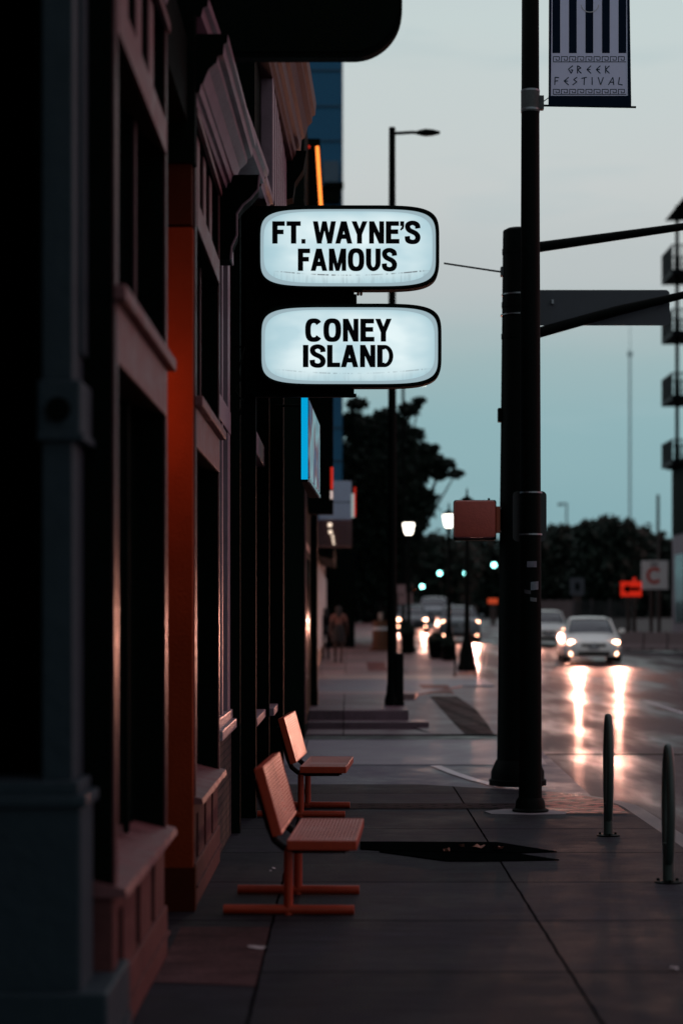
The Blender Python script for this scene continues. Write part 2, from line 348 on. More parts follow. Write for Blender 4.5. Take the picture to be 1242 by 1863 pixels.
APRON = ground_mat('apron_concrete', (.11, .10, .13), .5, .12, joints=(-.55, 3.4, 30.5, 8), bump=.4, spec=.35)
ASPH = ground_mat('alley_asphalt', (.040, .036, .062), .55, .15, bump=.6, spec=.3)
WET = ground_mat('wet_asphalt', (.027, .016, .023), .46, .18, bump=.9, spec=.18, stain=.7, stretch=(.9, .13, 1))
WET.node_tree.nodes['Principled BSDF'].inputs['Specular Tint'].default_value = (1, .62, .70, 1)  # pinkish tint stands in for warm light in the reflections
_b = WET.node_tree.nodes['Principled BSDF']; _b.inputs['Coat Weight'].default_value = .05; _b.inputs['Coat Roughness'].default_value = .16
WETP = ground_mat('wet_gutter', (.006, .008, .009), .5, .15, bump=.2, spec=.2)
EARTH = ground_mat('bare_ground', (.02, .022, .02), .9, .05)
KERB = ground_mat('kerb_concrete', (.10, .095, .105), .6, .1, spec=.3)
PAVER = ground_mat('brick_paver', (.27, .062, .056), .5, .12, brick=(1.7, (0, 0, R(28))), bump=.8, spec=.06)
TACT = ground_mat('dark_paver', (.050, .036, .040), .8, .1, brick=(.62, (0, 0, R(84))), bump=.3, spec=.1)
BRICKW = ground_mat('brick_wall_face', (.050, .030, .028), .7, .1, brick=(4.5, (0, R(90), R(90))), bump=1.0, spec=.25)
MARK = ground_mat('worn_white_line', (.34, .32, .36), .5, .1)

def strips(name, rows, z, m, t=.16):
    """rows: (y, x0, x1) cross sections laid on the climbing ground"""
    mb = MB(); out_ = []
    for (ya, a0, a1), (yb, b0, b1) in zip(rows, rows[1:]):
        n = max(1, int((yb - ya) / 10)) if yb < 200 else 1
        for i in range(n):
            f = i / n; out_.append((ya + (yb - ya) * f, a0 + (b0 - a0) * f, a1 + (b1 - a1) * f))
    out_.append(rows[-1])
    mb.loft([[(x0_, y_, z + GZ(y_) - t), (x0_, y_, z + GZ(y_)), (x1_, y_, z + GZ(y_)), (x1_, y_, z + GZ(y_) - t)] for y_, x0_, x1_ in out_])
    return tag(mb.build(name, m), kind='structure')
def sheet(name, pts, z, m, kind='structure', thick=None, label=None, cat=None):
    mb = MB()
    if thick: mb.prism([(x, y, 0) for x, y in pts], (0, 0, z - thick), (0, 0, z))
    else: mb.face([mb.bm.verts.new((x, y, z)) for x, y in pts])
    o = mb.build(name, m)
    if not thick and o.data.polygons[0].normal.z < 0: o.data.flip_normals()
    return tag(o, label, cat, None, kind)

# ------------------------------------------------------------------ ground, roads, pavements (sidewalk surface is z = 0)
RZ = -.13
strips('ground', [(-60, -1500, 1500), (40, -1500, 1500), (140, -1500, 1500), (2600, -1500, 1500)], -.17, EARTH, 1)
strips('road', [(0, -.2, 24), (40, -.2, 24), (140, -.2, 20), (900, -.2, 20)], RZ, WET, .02)
sheet('alley_road', [(-30, 18.4), (2.35, 18.2), (2.6, 28.3), (-30, 28.3)], RZ + .006, ASPH)
sheet('alley_apron', [(-6, 22.6), (2.34, 22.6), (2.55, 27.2), (-6, 27.2)], RZ + .012, APRON)
def arc(cx, cy, r, a0, a1, n=10): return [(cx + r * math.cos(R(a0 + (a1 - a0) * i / n)), cy + r * math.sin(R(a0 + (a1 - a0) * i / n))) for i in range(n + 1)]
side_pts = [(-6, 1.5), (2.34, 1.5), (2.34, 16.3)] + arc(.2, 16.3, 2.14, 0, 62, 8)[1:] + [(.7, 18.55), (-6, 18.6)]
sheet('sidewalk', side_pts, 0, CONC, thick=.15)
kp = [(2.34, 1.5), (2.34, 16.3)] + arc(.2, 16.3, 2.14, 0, 62, 8)[1:]
ko = [(2.49, 1.5), (2.49, 16.3)] + arc(.2, 16.3, 2.29, 0, 62, 8)[1:]
mb = MB(); mb.prism([(x, y, 0) for x, y in kp + ko[::-1]], (0, 0, -.15), (0, 0, -.006)); tag(mb.build('kerb', KERB), kind='structure')
sheet('brick_paving', [(1.56, 15.75), (2.30, 15.75), (2.30, 16.9), (1.98, 17.6), (1.6, 18.0)], .004, PAVER)
sheet('brick_band', [(-.55, 16.15), (1.5, 16.15), (1.5, 16.6), (-.55, 16.6)], .004, ground_mat('dark_brick_band', (.030, .020, .024), .8, .1, brick=(2.4, (0, 0, 0)), bump=.8, spec=.05))
sheet('pink_slab', [(-.86, 8.45), (-.40, 8.35), (-.40, 9.95), (-.86, 9.95)], .004, ground_mat('pinkish_slab', (.055, .032, .034), .8, .1, bump=.8, spec=.05, stain=.8, brush=True))
# the block beyond the alley: stepped platform on the left, a ramp on the right
def slab(name, pts, z0, z1, m): return tag(MB().prism([(x, y, 0) for x, y in pts], (0, 0, z0), (0, 0, z1)).build(name, m), kind='structure')
slab('gutter', [(-6, 27.25), (2.3, 27.4)] + [(2.6 - i * .3, 28.26 + .10 * math.sin(i * 1.1)) for i in range(28)] + [(-6, 28.3)], RZ, RZ + .008, WETP)
slab('lower_step', [(-6, 28.25), (2.2, 28.25), (2.0, 29.65), (-6, 29.65)], -.17, -.10, CONCF)
slab('middle_step', [(-6, 29.6), (1.25, 29.6), (1.25, 30.4), (-6, 30.4)], -.16, 0, CONCF)
slab('far_sidewalk', [(-6, 30.3), (.96, 30.3), (.96, 37.0), (-6, 37.0)], -.15, .15, CONCF)
PALE = ground_mat('lit_pale_paving', (.21, .13, .13), .5, .12, bump=.3)  # paler colour stands for a band of reflected light on the ground
slab('pale_light_band', [(-6, 37.0), (1.3, 37.0), (1.4, 38.3), (-6, 38.3)], -.15, .146, PALE)
slab('landing', [(-6, 38.3), (1.4, 38.3), (2.6, 43.25), (-6, 43.25)], -.15, .10, ground_mat('blue_grey_concrete', (.12, .12, .16), .5, .1, bump=.4))
rw_ = [(28.25, 1.25, 2.25, -.10), (30.4, .9, 2.4, -.06), (34, .9, 2.95, .0), (38.3, 1.2, 3.3, .06), (43.25, 1.6, 3.5, .07)]
tag(MB().loft([[(a, y, -.2), (a, y, z), (b, y, z), (b, y, -.2)] for y, a, b, z in rw_]).build('sidewalk_ramp', ground_mat('ramp_concrete', (.10, .065, .08), .5, .12, bump=.5, spec=.3)), kind='structure')
tag(MB().loft([[(a, y, z - .02), (a, y, z + .008), (b, y, z + .008), (b, y, z - .02)] for y, a, b, z in [(28.3, 1.72, 2.14, -.10), (30.4, 1.68, 2.2, -.06), (34, 1.65, 2.25, .0), (38.0, 1.62, 2.15, .057)]]).build('tactile_paving', TACT), kind='structure')
strips('crossing_apron', [(43.25, -6, 3.3), (46.3, -6, 3.3)], .035, ground_mat('crossing_concrete', (.13, .10, .14), .45, .1, bump=.3), .1)
strips('crossing_light_band', [(46.3, -6, 3.2), (49.2, -6, 3.2)], .005, ground_mat('lit_cream_concrete', (.34, .21, .18), .45, .1, bump=.3), .1)  # cream tone paints in a bright reflection across the crossing
strips('warning_paving', [(39.2, X(766, 42), X(812, 42)), (43.0, X(766, 42), X(818, 42))], .075, PAVER, .1)
mb = MB(); mb.prism([(x, y, 0) for x, y in [(2.5, 46.2)] + arc(3.0, 44.3, .85, 190, 340, 10) + [(3.9, 48.6), (2.5, 49)]], (0, 0, -.14), (0, 0, .06)); tag(mb.build('corner_pavement', KERB), kind='structure')
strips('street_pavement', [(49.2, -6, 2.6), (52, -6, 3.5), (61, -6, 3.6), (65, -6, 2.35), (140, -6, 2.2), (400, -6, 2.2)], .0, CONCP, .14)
strips('pavement_inset', [(51.5, X(668, 54), X(701, 54)), (57.5, X(668, 54), X(704, 54))], .006, PAVER, .05)
# markings
mb = MB(); pts = [(1.02, 22.4), (1.18, 21.3), (1.35, 20.4), (1.56, 19.6)]
for i in range(3):
    (a, b), (c, d) = pts[i], pts[i + 1]; mb.face([mb.bm.verts.new(q) for q in ((a - .06, b, 0), (c - .06, d, 0), (c + .06, d, 0), (a + .06, b, 0))])
o = mb.build('alley_marking', MARK, loc=(0, 0, RZ + .017)); tag(o, kind='structure')
mb = MB(); mb.face([mb.bm.verts.new(q) for q in ((5.75, 20, 0), (5.87, 20, 0), (6.35, 44, 0), (6.23, 44, 0))]); tag(mb.build('lane_marking', MARK, loc=(0, 0, RZ + .004)), kind='structure')
mb = MB(); mb.face([mb.bm.verts.new(q) for q in ((2.5, 24.35, 0), (20, 24.35, 0), (20, 24.55, 0), (2.5, 24.50, 0))]); tag(mb.build('road_seam', SHADOW, loc=(0, 0, RZ + .004)), kind='structure')
strips('road_island', [(62, 12.5, 40), (140, 13.2, 40), (400, 14, 40)], -.02, EARTH, .1)

# ------------------------------------------------------------------ near shop building
FX = -.85
shop = empty('shop_building', 'dark old shopfront building with mauve painted bays and iron column nearest the camera', 'building', (-1.5, 6, 0))
def P(mb, name, m, parent, **k):
    o = mb.build(name, m, parent, **k)
    q = parent; off = Vector((0, 0, 0))
    while q is not None and q.type == 'EMPTY' or (q is not None and q.parent is not None):
        off += q.location if q.type == 'EMPTY' else Vector((0, 0, 0)); q = q.parent
    if q is not None and q.type == 'EMPTY': off += q.location
    o.matrix_parent_inverse = Matrix.Translation(-off) if parent.type == 'EMPTY' else Matrix.Identity(4)
    return o
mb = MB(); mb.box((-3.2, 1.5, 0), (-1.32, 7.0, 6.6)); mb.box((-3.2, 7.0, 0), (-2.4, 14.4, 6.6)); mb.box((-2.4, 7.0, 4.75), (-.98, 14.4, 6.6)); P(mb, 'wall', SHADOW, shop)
# iron column
mb = MB()
mb.box((-1.35, 6.62, 0), (-.825, 7.37, .10)); mb.box((-1.35, 6.66, .1), (-.83, 7.35, .30), .012)
mb.box((-1.30, 6.70, .29), (-.925, 7.02, .94), .015)
mb.box((-1.32, 6.68, .94), (-.905, 7.03, .985), .012); mb.box((-1.30, 6.70, .985), (-.935, 7.02, 1.03), .008)
mb.box((-1.075, 6.78, 1.03), (-.967, 7.05, 2.24), .006)
mb.box((-1.09, 6.76, 2.24), (-.935, 7.06, 2.44), .012); mb.box((-1.09, 6.755, 2.225), (-.925, 7.07, 2.255), .006)
mb.box((-1.075, 6.78, 2.44), (-.967, 7.05, 6.6), .006)
mb.box((-.967, 6.93, 2.55), (-.950, 7.05, 6.6), .004)
col = P(mb, 'iron_column', IRON, shop)
mb = MB(); mb.tube([(-1.015, 6.765, 2.335), (-1.015, 6.735, 2.335)], [.045, .04], 24); P(mb, 'rosette', BLACK, shop)
def bay(y0, y1, fx=FX, n=3, parent=None):
    w = empty('shop_window', None, None, (fx, y0, 0)); w.parent = parent; w.matrix_parent_inverse = Matrix.Translation(-parent.location)
    ln = y1 - y0; yy = lambda t: t * ln
    def add(mb, name, m): o = mb.build(name, m, w); return o
    T_ = .012
    mb = MB()   # returns of the same trim, blackened to paint in the shade behind the facings
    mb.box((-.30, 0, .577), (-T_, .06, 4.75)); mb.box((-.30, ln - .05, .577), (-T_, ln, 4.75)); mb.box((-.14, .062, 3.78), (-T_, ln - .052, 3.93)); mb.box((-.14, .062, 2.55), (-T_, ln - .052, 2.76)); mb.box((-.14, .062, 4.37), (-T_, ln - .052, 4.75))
    add(mb, 'shaded_return', BLACK)
    for q in ((.004, .06, .58, 2.771), (.004, .06, 2.831, 4.371), (ln - .05, ln - .002, .58, 2.771), (ln - .05, ln - .002, 2.831, 4.371)): add(MB().box((-T_, q[0], q[2]), (-.002, q[1], q[3])), 'stile_facing', STILE)
    add(MB().box((-T_, .062, 3.78), (.002, ln - .052, 3.93), .003), 'transom_band', TRIM)
    add(MB().box((-T_, .062, 2.552), (.0, ln - .052, 2.768), .003), 'lintel_panel', TRIM)
    add(MB().box((-.14, .0, 4.372), (.012, ln + .02, 4.42), .004), 'top_moulding', TRIM)
    add(MB().box((-.011, -.01, 2.772), (.038, ln + .05, 2.83), .010), 'ledge', TRIM)
    for k in range(1, 4):
        t = yy(k * .25); add(MB().box((-.10, t - .10, 3.932), (-.037, t + .10, 4.37)), 'mullion_shade_core', BLACK); add(MB().box((-.036, t - .10, 3.932), (-.025, t + .10, 4.37), .002), 'mullion', TRIM)  # black cores paint the mullion sides as shaded, facings keep the trim colour
    for k in (1, 2):
        add(MB().box((-.13, yy(k / 3) - .016, 2.87), (-.087, yy(k / 3) + .016, 3.78)), 'mullion_shade_core', BLACK); add(MB().box((-.086, yy(k / 3) - .018, 2.832), (-.075, yy(k / 3) + .018, 3.778), .002), 'mullion', TRIMD)
    for k in (1, 2): add(MB().box((-.13, yy(k / 3) - .02, .66), (-.105, yy(k / 3) + .02, 2.55), .004), 'mullion', BLACK)
    mb = MB(); mb.box((-.155, .06, .66), (-.145, ln - .05, 4.37)); add(mb, 'pane', GLASS)
    mb = MB(); mb.prism([(-.16, 0, .655), (.035, 0, .605), (.042, 0, .575), (-.16, 0, .575)], (0, -.02, 0), (0, ln + .06, 0)); add(mb, 'sill', TRIM)
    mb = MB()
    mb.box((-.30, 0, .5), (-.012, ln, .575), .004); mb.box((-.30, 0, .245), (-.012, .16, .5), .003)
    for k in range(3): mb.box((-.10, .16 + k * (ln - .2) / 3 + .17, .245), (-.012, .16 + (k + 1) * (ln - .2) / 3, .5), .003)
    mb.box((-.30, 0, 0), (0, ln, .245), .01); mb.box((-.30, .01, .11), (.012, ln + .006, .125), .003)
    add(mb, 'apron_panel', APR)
    mb = MB(); mb.box((-.30, .1, .25), (-.11, ln - .05, .5)); add(mb, 'panel_back', BLACK)
    return w
b1 = bay(7.08, 9.10, parent=shop); b2 = bay(10.62, 12.62, -.835, parent=shop)
b1.name = 'shop_window'
# cornices of the near bays
def cornice(parent, y0, x0, y1, x1, z, prof, m, name='cornice', end=True):
    if end: P(MB().prism([(a, 0, b) for a, b in prof], (x0 - .002, y0 - .025, z - .002), (x0 - .002, y0 - .001, z - .002)), 'shade_end_cap', BLACK, parent)  # black slab added over the painted end to stand for its shade
    mb = MB(); secs = []
    for y, x in ((y0, x0), (y1, x1)): secs.append([(x + a, y, z + b) for a, b in prof])
    mb.loft(secs); return P(mb, name, m, parent)
PROF = [(-.4, 0), (0, 0), (.01, .03), (.03, .035), (.04, .08), (.05, .085), (.08, .16), (.125, .2), (.13, .235), (.16, .24), (.165, .30), (.185, .31), (.185, .35), (-.4, .35)]
cornice(shop, 7.06, -.93, 9.15, -.86, 4.52, PROF, CORN)
cornice(shop, 10.55, -.84, 12.9, -.80, 4.45, PROF, CORN)
cornice(shop, 10.55, -.80, 14.6, -.635, 4.90, [(-.35, 0), (0, 0), (.01, .05), (.035, .06), (.04, .10), (-.35, .10)], CORN, 'upper_moulding')
# curved bracket at the end of the cornice
mb = MB(); bp = [(-.30, 0), (-.06, 0), (-.055, .08), (-.02, .16), (-.02, .30), (.02, .36), (.07, .40), (.12, .46), (.13, .56), (-.3, .56)]
mb.prism([(x, 0, z) for x, z in bp], (-.72, 12.75, 3.98), (-.72, 12.98, 3.98)); P(mb, 'bracket', BLACK, shop)
mb = MB(); ln = [Vector((-.72 + x + .008, 12.745, 3.98 + z)) for x, z in bp[1:9]]; mb.tube(ln, .008, 6); P(mb, 'bracket_beading', CORN, shop)
# recessed doorway between the bays, far flank stuccoed orange
mb = MB(); mb.box((-2.4, 10.5, .24), (-.845, 10.60, 3.735)); P(mb, 'orange_return_wall', ORANGEW, shop)
BRW = mat('brown_board', (.05, .010, .004), .8, spec=.05)
mb = MB(); mb.box((-2.4, 10.5, 3.75), (-.85, 10.60, 4.08)); P(mb, 'brown_header_board', BRW, shop)  # lamplight fading up the orange wall is put into this darker brown
mb = MB(); mb.box((-2.4, 10.488, 0), (-.83, 10.60, .24), .004); P(mb, 'wall_plinth', BRW, shop)
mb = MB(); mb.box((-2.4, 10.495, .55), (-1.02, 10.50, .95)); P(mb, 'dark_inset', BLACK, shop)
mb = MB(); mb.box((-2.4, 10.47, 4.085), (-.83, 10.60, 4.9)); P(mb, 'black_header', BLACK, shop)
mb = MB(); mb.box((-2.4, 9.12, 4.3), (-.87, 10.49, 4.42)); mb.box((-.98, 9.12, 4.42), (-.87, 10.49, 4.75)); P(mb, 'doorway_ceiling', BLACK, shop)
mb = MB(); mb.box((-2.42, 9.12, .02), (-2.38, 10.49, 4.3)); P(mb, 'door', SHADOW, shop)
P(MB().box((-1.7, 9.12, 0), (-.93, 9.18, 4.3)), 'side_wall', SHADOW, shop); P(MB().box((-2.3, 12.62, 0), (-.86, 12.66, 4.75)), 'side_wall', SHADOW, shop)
# doorway lamp (its glow is on the orange wall)
lamp = MB(); lamp.lathe([(.02, 0), (.055, .02), (.07, .12), (.05, .2), (.015, .24)], (0, 0, 0), 14)
lo = lamp.build('doorway_lamp', emis('doorway_lamp_glow', (1, .30, .10), 6.0), loc=(-1.30, 9.98, 2.70)); tag(lo, 'small orange glowing lamp hanging inside the recessed doorway of the nearest shop', 'lamp')
ld = bpy.data.lights.new('doorway_light', 'POINT'); ld.energy = 7.5; ld.color = (1, .30, .12); ld.shadow_soft_size = .07
ll = bpy.data.objects.new('doorway_light', ld); COL.objects.link(ll); ll.location = (-1.25, 9.68, 3.02); ll.parent = lo; ll.location = (.14, .0, .05)
# brick stretch with white window frames
mb = MB(); mb.box((-2.3, 12.70, 0), (-.86, 14.25, .80)); P(mb, 'brick_base', BRICKW, shop)
mb = MB(); mb.box((-1.0, 12.68, .79), (-.82, 14.28, .86), .008); mb.box((-1.0, 12.70, .86), (-.85, 14.26, .93), .006); P(mb, 'brick_window_sill', mat('pale_sill_paint', (.26, .21, .24), .35, var=.5, vscale=25, bump=.6), shop)
mb = MB()
for y in (12.70, 13.30, 13.94): mb.box((-.99, y, .93), (-.865, y + (.10 if y < 13.9 else .26), 4.2), .004)
mb.box((-.99, 12.8, 2.95), (-.86, 14.2, 3.12), .006); mb.box((-.99, 12.8, 4.2), (-.84, 14.2, 4.5), .006)
P(mb, 'brick_window_frame', CORN, shop)
mb = MB(); mb.box((-.97, 12.72, .93), (-.96, 14.2, 4.2)); P(mb, 'brick_window_pane', GLASS, shop)
mb = MB(); mb.tube([(-.84, 14.3, 3.62), (-.76, 14.2, 3.60), (-.80, 14.15, 3.42), (-.79, 14.2, 3.36), (-.83, 14.2, 3.28), (-.77, 14.2, 3.20), (-.80, 14.25, 3.10)], .006, 6); P(mb, 'loose_cable', BLACK, shop)
# second shop, to the alley corner
s2 = empty('corner_shop_building', 'dark corner shop building with tall brown cornice, behind the lit double sign', 'building', (-1.5, 15, 0))
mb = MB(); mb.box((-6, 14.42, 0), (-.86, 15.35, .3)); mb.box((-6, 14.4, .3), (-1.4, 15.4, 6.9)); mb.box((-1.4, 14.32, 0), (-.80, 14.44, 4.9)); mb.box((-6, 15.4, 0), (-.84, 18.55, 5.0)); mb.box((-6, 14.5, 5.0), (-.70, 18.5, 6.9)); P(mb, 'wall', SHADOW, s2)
mb = MB(); mb.box((-.9, 15.42, 0), (-.735, 15.58, 5.0), .006); mb.box((-.9, 18.3, 0), (-.61, 18.52, 5.0), .006); mb.box((-.9, 17.2, 0), (-.70, 17.32, 4.6), .006)
P(mb, 'pilaster', BLACK, s2)
for q_ in (((-.9, 15.6, .72), (-.73, 17.19, .79)), ((-.9, 15.6, 2.95), (-.74, 17.19, 3.13)), ((-.9, 15.6, 4.1), (-.74, 17.19, 4.3)), ((-.9, 17.34, .72), (-.66, 18.28, .79))): P(MB().box(*q_, bev=.008), 'window_ledge', CORN, s2)
mb = MB()
for i in range(6): mb.box((-.86, 15.62 + i * .26, .12), (-.80, 15.68 + i * .26, .72))
mb.box((-.84, 15.6, .79), (-.82, 17.2, 4.1)); P(mb, 'window_panel', GLASS, s2)
mb = MB()
for i in range(7):
    y = 15.5 + i * .42; x = -.60 + .02 * i / 6; mb.box((x - .1, y, 5.02), (x, y + .30, 6.02), .01)
P(mb, 'upper_boarding', CORN, s2)
cornice(s2, 14.9, -.62, 18.5, -.52, 5.95, [(-.3, 0), (0, 0), (.01, .03), (.03, .05), (.04, .12), (.07, .14), (.08, .25), (.11, .27), (.14, .38), (.18, .42), (.18, .47), (.21, .49), (.22, .60), (-.3, .60)], WOODC)
cornice(s2, 14.7, -.66, 15.6, -.635, 4.90, [(-.35, 0), (0, 0), (.01, .05), (.035, .06), (.04, .10), (-.35, .10)], CORN, 'lower_moulding')
mb = MB(); mb.prism([(x, 0, z) for x, z in [(-.2, 0), (.0, .05), (.02, .2), (.10, .32), (.13, .5), (-.2, .5)]], (-.52, 18.3, 5.55), (-.52, 18.55, 5.55)); P(mb, 'bracket', BLACK, s2)

# ------------------------------------------------------------------ projecting black board at the top
YB = 11.5
bs = empty('blade_sign', 'large black board sign with rounded lower corner jutting over the pavement at the top', 'sign', (X(640, YB), YB, Z(60, YB)))
x0, x1, zb = X(382, YB) - bs.location.x, X(731, YB) - bs.location.x, Z(109, YB) - bs.location.z
rr = .29
poly = [(x0, 0, 1.6), (x0, 0, zb)] + [(x1 - rr + rr * math.sin(R(a)), 0, zb + rr - rr * math.cos(R(a))) for a in range(0, 91, 6)] + [(x1, 0, 1.6)]
MB().prism(poly, (0, -.05, 0), (0, .05, 0)).build('board', BLACK, bs)
xc = (x0 + x1) / 2; zc2 = zb + .75
MB().prism([(xc + (p[0] - xc) * .955, 0, zc2 + (p[2] - zc2) * .955) for p in poly], (0, -.057, 0), (0, -.05, 0)).build('board_face', SHADOW, bs)
mb = MB(); mb.box((x0 - .28, -.15, zb + .02), (x0, .15, zb + .10), .01); mb.box((x0 - .28, -.15, zb - .04), (x0 - .02, .15, zb + .015), .01); mb.build('mounting_bracket', IRON, bs)

# ------------------------------------------------------------------ lit double sign
YS = 15.3; k = YS / FPX
sg = empty('double_shop_sign', 'backlit white double sign with black lettering hung out from the shopfront on a black box', 'sign', (X(633, YS), YS, Z(545, YS)))
lx = lambda px: (px - 633) * k
lz = lambda py: (545 - py) * k
mb = MB(); mb.box((lx(446), .02, lz(716)), (lx(644), .30, lz(373)), .01); mb.box((lx(460), .0, lz(722)), (lx(648), .04, lz(716)), .002)
mb.tube([(lx(657), .1, lz(384)), (lx(658), .1, lz(369))], .004, 6)
mb.tube([(lx(645), .15, lz(530)), (lx(645), .15, lz(562))], .018, 10)
mb.build('support_box', BLACK, sg)
def sign_face_mat(name, seed, dirt=1.0):
    m = bpy.data.materials.new(name); m.use_nodes = True; t = m.node_tree; b = t.nodes['Principled BSDF']; ln = t.links.new
    tcn = t.nodes.new('ShaderNodeTexCoord'); mpp = t.nodes.new('ShaderNodeMapping'); ln(tcn.outputs['Object'], mpp.inputs[0]); mpp.inputs['Location'].default_value = (seed, 0, seed); mpp.inputs['Scale'].default_value = (1.6, 1, 3.2)
    n = t.nodes.new('ShaderNodeTexNoise'); n.inputs['Scale'].default_value = 1.6; n.inputs['Detail'].default_value = 2; ln(mpp.outputs[0], n.inputs['Vector'])
    cr = t.nodes.new('ShaderNodeValToRGB'); ln(n.outputs['Fac'], cr.inputs[0])
    cr.color_ramp.elements[0].position = .32; cr.color_ramp.elements[1].position = .66
    cr.color_ramp.elements[0].color = (.52, .71, .77, 1); cr.color_ramp.elements[1].color = (.80, .93, .95, 1)
    # grime line along the bottom lip, faint runs below it
    sx = t.nodes.new('ShaderNodeSeparateXYZ'); ln(tcn.outputs['Object'], sx.inputs[0])
    def mth(op, a_, b__, cl=False):
        q = t.nodes.new('ShaderNodeMath'); q.operation = op; q.use_clamp = cl
        for i_, v_ in enumerate((a_, b__)):
            if isinstance(v_, (int, float)): q.inputs[i_].default_value = v_
            else: ln(v_, q.inputs[i_])
        return q.outputs[0]
    bow = mth('SUBTRACT', sx.outputs['Z'], mth('MULTIPLY', mth('MULTIPLY', sx.outputs['X'], sx.outputs['X']), .10))
    band = mth('SUBTRACT', 1.0, mth('DIVIDE', mth('ABSOLUTE', mth('ADD', bow, .226), 0), .008), True)
    low = mth('MULTIPLY', mth('SUBTRACT', -.226, bow), 40, True)
    mp3 = t.nodes.new('ShaderNodeMapping'); ln(tcn.outputs['Object'], mp3.inputs[0]); mp3.inputs['Scale'].default_value = (34, 1, 4)
    n3 = t.nodes.new('ShaderNodeTexNoise'); n3.inputs['Scale'].default_value = 1.4; n3.inputs['Detail'].default_value = 4; ln(mp3.outputs[0], n3.inputs['Vector'])
    n4 = t.nodes.new('ShaderNodeTexNoise'); n4.inputs['Scale'].default_value = 5; ln(tcn.outputs['Object'], n4.inputs['Vector']); patch = mth('MULTIPLY', mth('SUBTRACT', n4.outputs['Fac'], .42), 8, True)
    g1 = mth('MULTIPLY', mth('MULTIPLY', mth('MULTIPLY', mth('SUBTRACT', n3.outputs['Fac'], .40), 14, True), band), patch)
    g2 = mth('MULTIPLY', mth('MULTIPLY', mth('SUBTRACT', n3.outputs['Fac'], .46), 1.1, True), low)
    mx = t.nodes.new('ShaderNodeMixRGB'); ex = mth('ADD', mth('POWER', mth('ABSOLUTE', mth('MULTIPLY', sx.outputs['X'], 1.62), 0), 4), mth('POWER', mth('ABSOLUTE', mth('MULTIPLY', sx.outputs['Z'], 3.7), 0), 4))
    me_ = t.nodes.new('ShaderNodeMixRGB'); ln(mth('MULTIPLY', ex, .6, True), me_.inputs[0]); ln(cr.outputs[0], me_.inputs[1]); me_.inputs[2].default_value = (.36, .56, .63, 1)
    ln(mth('MULTIPLY', mth('MAXIMUM', g1, g2), dirt), mx.inputs[0]); ln(me_.outputs[0], mx.inputs[1]); mx.inputs[2].default_value = (.08, .08, .09, 1)
    ln(mx.outputs[0], b.inputs['Emission Color']); b.inputs['Emission Strength'].default_value = 1.0; b.inputs['Base Color'].default_value = (.03, .03, .03, 1); b.inputs['Roughness'].default_value = .25; b.inputs['Specular IOR Level'].default_value = .2
    return m
RIMG = emis('sign_rim_glow', (.33, .45, .50), 1.0)
LETTER = mat('letter_black', (.004, .004, .008), .5, spec=.1)
for i, (xa, xb, ya, yb, lines) in enumerate([(469, 797, 381, 533, [('FT. WAYNE\u2019S', 497, 762, 412, 452), ('FAMOUS', 543, 720, 461, 501)]),
                                             (471, 801, 558, 709, [('CONEY', 556, 711, 587, 628), ('ISLAND', 552, 714, 634, 674)])]):
    cx, cz = lx((xa + xb) / 2), lz((ya + yb) / 2); hw, hh = (xb - xa) / 2 * k, (yb - ya) / 2 * k
    fm = MB()
    o1 = rect_out(hw, hh, 5.2, 96); o2 = rect_out(hw - .027, hh - .027, 5.2, 96)
    def ring(pts, y): return [(p[0], y, p[1]) for p in pts]
    fm.loft([ring(o2, -.10), ring(o2, -.155), ring(rect_out(hw - .012, hh - .012, 5.2, 96), -.17), ring(o1, -.155), ring(o1, -.02), ring(o2, -.02)], caps=False)
    vs_ = [fm.bm.verts.new((p[0], -.03, p[1])) for p in o1]; fm.face(vs_)
    frm_root = MB()
    pn = sign_face_mat('sign_face_glow_%d' % i, 3.1 * i + 1, 1.0 if i == 0 else .45)
    dish = []
    for s_, y in ((.0, -.162), (.012, -.175), (.03, -.192), (.045, -.196)): dish.append(ring(rect_out(hw - .054 - s_, hh - .050 - s_, 4.4, 96), y))
    q = MB(); q.loft(dish, caps=False); q.face([q.bm.verts.new(v) for v in dish[-1]])
    bmesh.ops.remove_doubles(q.bm, verts=q.bm.verts[:], dist=1e-5)
    face = q.build('sign_panel', pn, sg, smooth=True); face.location = (cx, 0, cz)
    fm.build('frame', BLACK, face, smooth=True)
    q = MB(); q.loft([ring(rect_out(hw - .025, hh - .025, 5.2, 96), -.13), ring(rect_out(hw - .036, hh - .034, 5.0, 96), -.150), ring(rect_out(hw - .054, hh - .050, 4.4, 96), -.162)], caps=False); q.build('panel_rim', RIMG, face, smooth=True)
    for j, (tx, a, bb, c, d) in enumerate(lines):
        letters(tx, (lx(a) - cx, lz(d) - cz, lx(bb) - cx, lz(c) - cz), -.195, LETTER, face)
    mbb = MB()
    for u in (.012, -.012): mbb.tube([(u + lx(654) - cx, -.12, hh * (1 if i else -1) - .004), (u + lx(654) - cx, .1, hh * (1 if i else -1) + .004)], .011, 8)
    mbb.build('fastener', BLACK, face)

